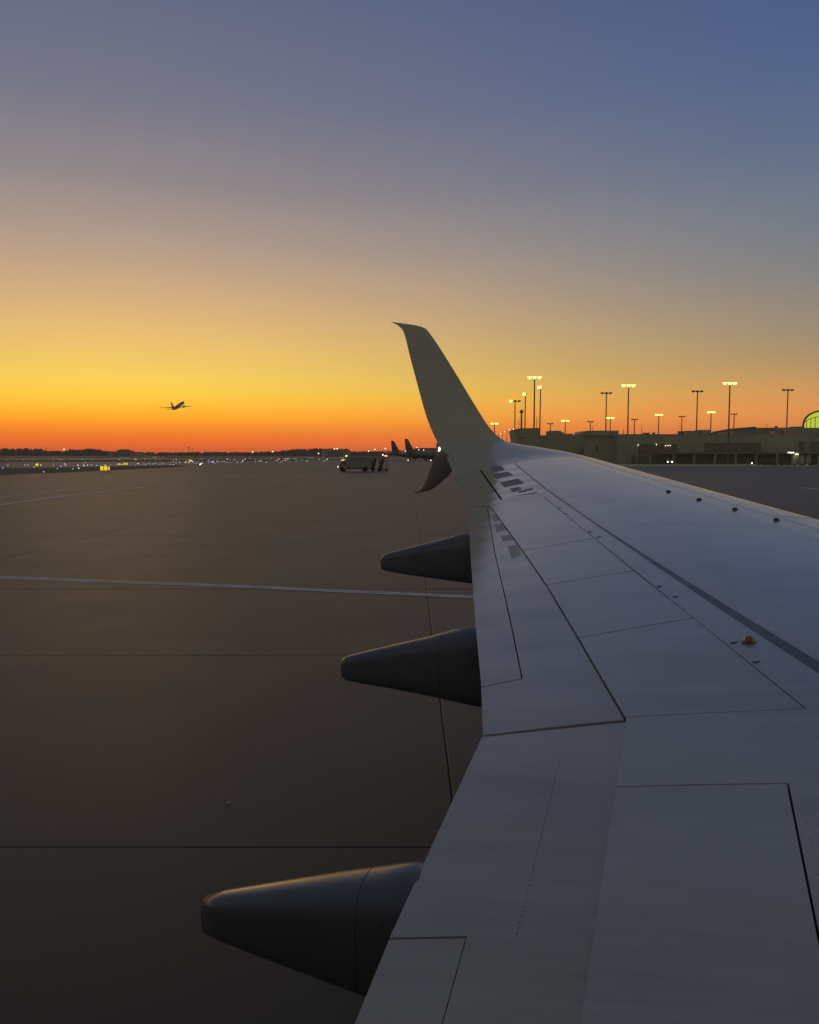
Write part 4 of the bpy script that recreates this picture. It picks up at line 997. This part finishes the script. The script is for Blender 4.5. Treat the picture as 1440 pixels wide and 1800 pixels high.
# ------------------------------------------------------------------ taxiway signs
SG = mat('sign face', (.9, .7, .02), .5, emit=(.95, .72, .02), estr=.9)
def sign(px, py, w, h, label, n=2):
    p = gnd(px, py); e = empty('taxiway_sign', p, label, 'sign', 'lit taxiway signs')
    for i in range(n):
        x = p.x - w / 2 + w * i / n
        f = MB().box((x + .03, p.y - .12, .3), (x + w / n - .03, p.y + .12, .3 + h)).build('cabinet', HEADD, e)
        MB().box((x + .09, p.y - .15, .35), (x + w / n - .09, p.y - .125, .25 + h)).build('panel', SG, f)
    for i in range(n + 1):
        x = p.x - w / 2 + .15 + (w - .3) * i / n; MB().box((x - .05, p.y - .05, 0), (x + .05, p.y + .05, .3)).build('leg', STEEL, e)
sign(183, 829.5, 1.7, 1.0, 'largest bright yellow taxiway sign at left', 2); 
sign(192, 829.3, .5, .9, 'small yellow taxiway sign just right of the largest one', 1)
sign(65.5, 821, 1.0, .8, 'small square yellow taxiway sign at far left', 1)
sign(221, 818.8, 1.6, .7, 'small wide yellow taxiway sign beyond the largest one', 2)
sign(210, 818.6, 1.2, .45, 'faint whitish-yellow taxiway sign left of the small wide one', 1)
sign(335, 812.5, 1.6, .9, 'small yellow taxiway sign below the departing aircraft', 1)

# ------------------------------------------------------------------ taxiway lights
def lamp_mat(n, c, s): return mat(n, c, .4, emit=c, estr=s)
LB, LWt, LY = lamp_mat('blue taxi lamp', (.36, .38, 1.), 1.25), lamp_mat('white taxi lamp', (.95, .90, .95), 1.3), lamp_mat('amber taxi lamp', (1, .78, .34), 3)
protos = {}
for k, lm in (('blue', LB), ('white', LWt), ('amber', LY)):
    b = MB().tube((0, 0, 0), (0, 0, .9), .22, .22, 6).sphere((0, 0, 1.3), 1., 8, 6, 1)
    me_o = b.build('taxiway_light', STEEL, mats=[STEEL, lm], world=False); protos[k] = me_o.data; bpy.data.objects.remove(me_o)
lab = {'blue': 'small blue taxiway edge light out on the far airfield', 'white': 'small white taxiway light out on the far airfield', 'amber': 'small amber light out on the far airfield'}
def tl(px, py, kind, k=1.):
    p = gnd(px, py); o = bpy.data.objects.new('taxiway_light', protos[kind]); COL.objects.link(o); o.location = (p.x, p.y, -.04)
    zone = 'left of the largest yellow sign' if px < 183 else 'between the largest yellow sign and the topped aerial' if px < 332 else 'below the open skyline right of the topped aerial' if px < 470 else 'left of the box truck, below the long hangar'
    s = (.07 + .00027 * p.y) * k; o.scale = (s, s, s); tag(o, f'tiny {kind} taxiway light {zone}', 'light', f'{kind} taxiway lights {zone}')
for px, py in ((5, 824), (77, 830.5), (101, 824.5), (60, 822), (94, 818.5), (114, 816.5), (137, 818.5), (146.5, 817), (148, 819.5), (138.5, 824), (116, 819), (107, 820.5), (186.5, 818.5), (160.5, 818), (170, 819), (49, 818), (43.5, 818.5), (14, 819), (72, 818.5), (128, 825)):
    tl(px, py, 'blue' if random.random() < .72 else 'white', 1.2)
rows = [(822.5, 60), (818, 60), (815, 70), (812.5, 40), (810, 30), (807.5, 20)]
for i in range(62):
    px = random.uniform(150, 420); py = 818.5 - (px - 150) / 270 * 5 + random.choice((-4.5, -2.5, -1, 0, 0, 1.2)) + random.uniform(-.5, .5)
    tl(px, py, random.choice(('blue', 'blue', 'white', 'white', 'blue')), random.uniform(.6, 1.05))
for i in range(95):
    px = random.uniform(300, 612); py = 812.5 - (px - 300) / 300 * 3.5 + random.choice((-5, -3.4, -2, -.8, 0, .8, 2.2)) + random.uniform(-.4, .4)
    tl(px, py, random.choice(('blue', 'blue', 'white', 'blue', 'white', 'amber')), random.uniform(.55, 1.0))
for i in range(26):
    tl(random.uniform(0, 300), random.uniform(803.5, 809), random.choice(('white', 'amber', 'white')), random.uniform(.5, .8))
for px, py in ((352, 817.5),): tl(px, py, 'amber', 1.7)
for px, py in ((490, 808), (506, 807.6), (575, 808.2), (427, 811), (374, 813)): tl(px, py, 'white', 1.5)
# bright lamps on the horizon
for px, py, l in ((112.5, 789.8, 'warm lamp on the skyline at left'), (444, 794.6, 'warm lamp on the skyline, left of two below the open sky'), (479.5, 793.6, 'warm lamp on the skyline, right of two below the open sky'), (588, 789.2, 'warm lamp on the hangar roofline, left of a close pair'), (593, 788.6, 'warm lamp on the hangar roofline, right of a close pair'), (659, 790, 'orange lamp on the skyline left of the plain tail fin'), (677.5, 788.4, 'orange lamp close left of the plain tail fin'), (560, 797, 'orange lamp below the skyline left of the hangar'), (648, 793, 'faint lamp on the skyline above the truck')):
    Y = 1250; q = at(px, py, Y); e = empty('distant_lamp', (q.x, q.y, 0), l, 'light', 'lamps along the skyline')
    MB().tube((q.x, q.y, 0), q, .3, n=5).build('pole', STEEL, e); MB().sphere(q, .95).build('lamp', mat('far lamp', (1, .8, .5), .4, emit=(1, .74, .4), estr=3.2), e)
# scrap on the tarmac
p = gnd(402, 1411.5)
sc_ = MB().prism([(p.x - .024, p.y - .02, .002), (p.x + .02, p.y - .005, .002), (p.x + .026, p.y + .025, .010), (p.x - .012, p.y + .012, .014)], (0, 0, 1), .004).build('paper_scrap', mat('white scrap', (.6, .58, .52), .7))
tag(sc_, 'tiny white scrap lying on the dark tarmac at lower left', 'litter')

# ------------------------------------------------------------------ dusk haze
hz_b = MB().box((-2600, -60, -1.0), (2600, 2100, 62)); 
hzm = bpy.data.materials.new('dusk haze'); hzm.use_nodes = True; t = hzm.node_tree; t.nodes.clear()
pv = t.nodes.new('ShaderNodeVolumePrincipled'); pv.inputs['Density'].default_value = .0002; pv.inputs['Color'].default_value = (.85, .82, .74, 1); pv.inputs['Anisotropy'].default_value = .3
ou = t.nodes.new('ShaderNodeOutputMaterial'); t.links.new(pv.outputs[0], ou.inputs['Volume'])
haze = hz_b.build('haze', hzm); tag(haze, kind='stuff', label='thin dusk haze over the airfield', cat='haze')
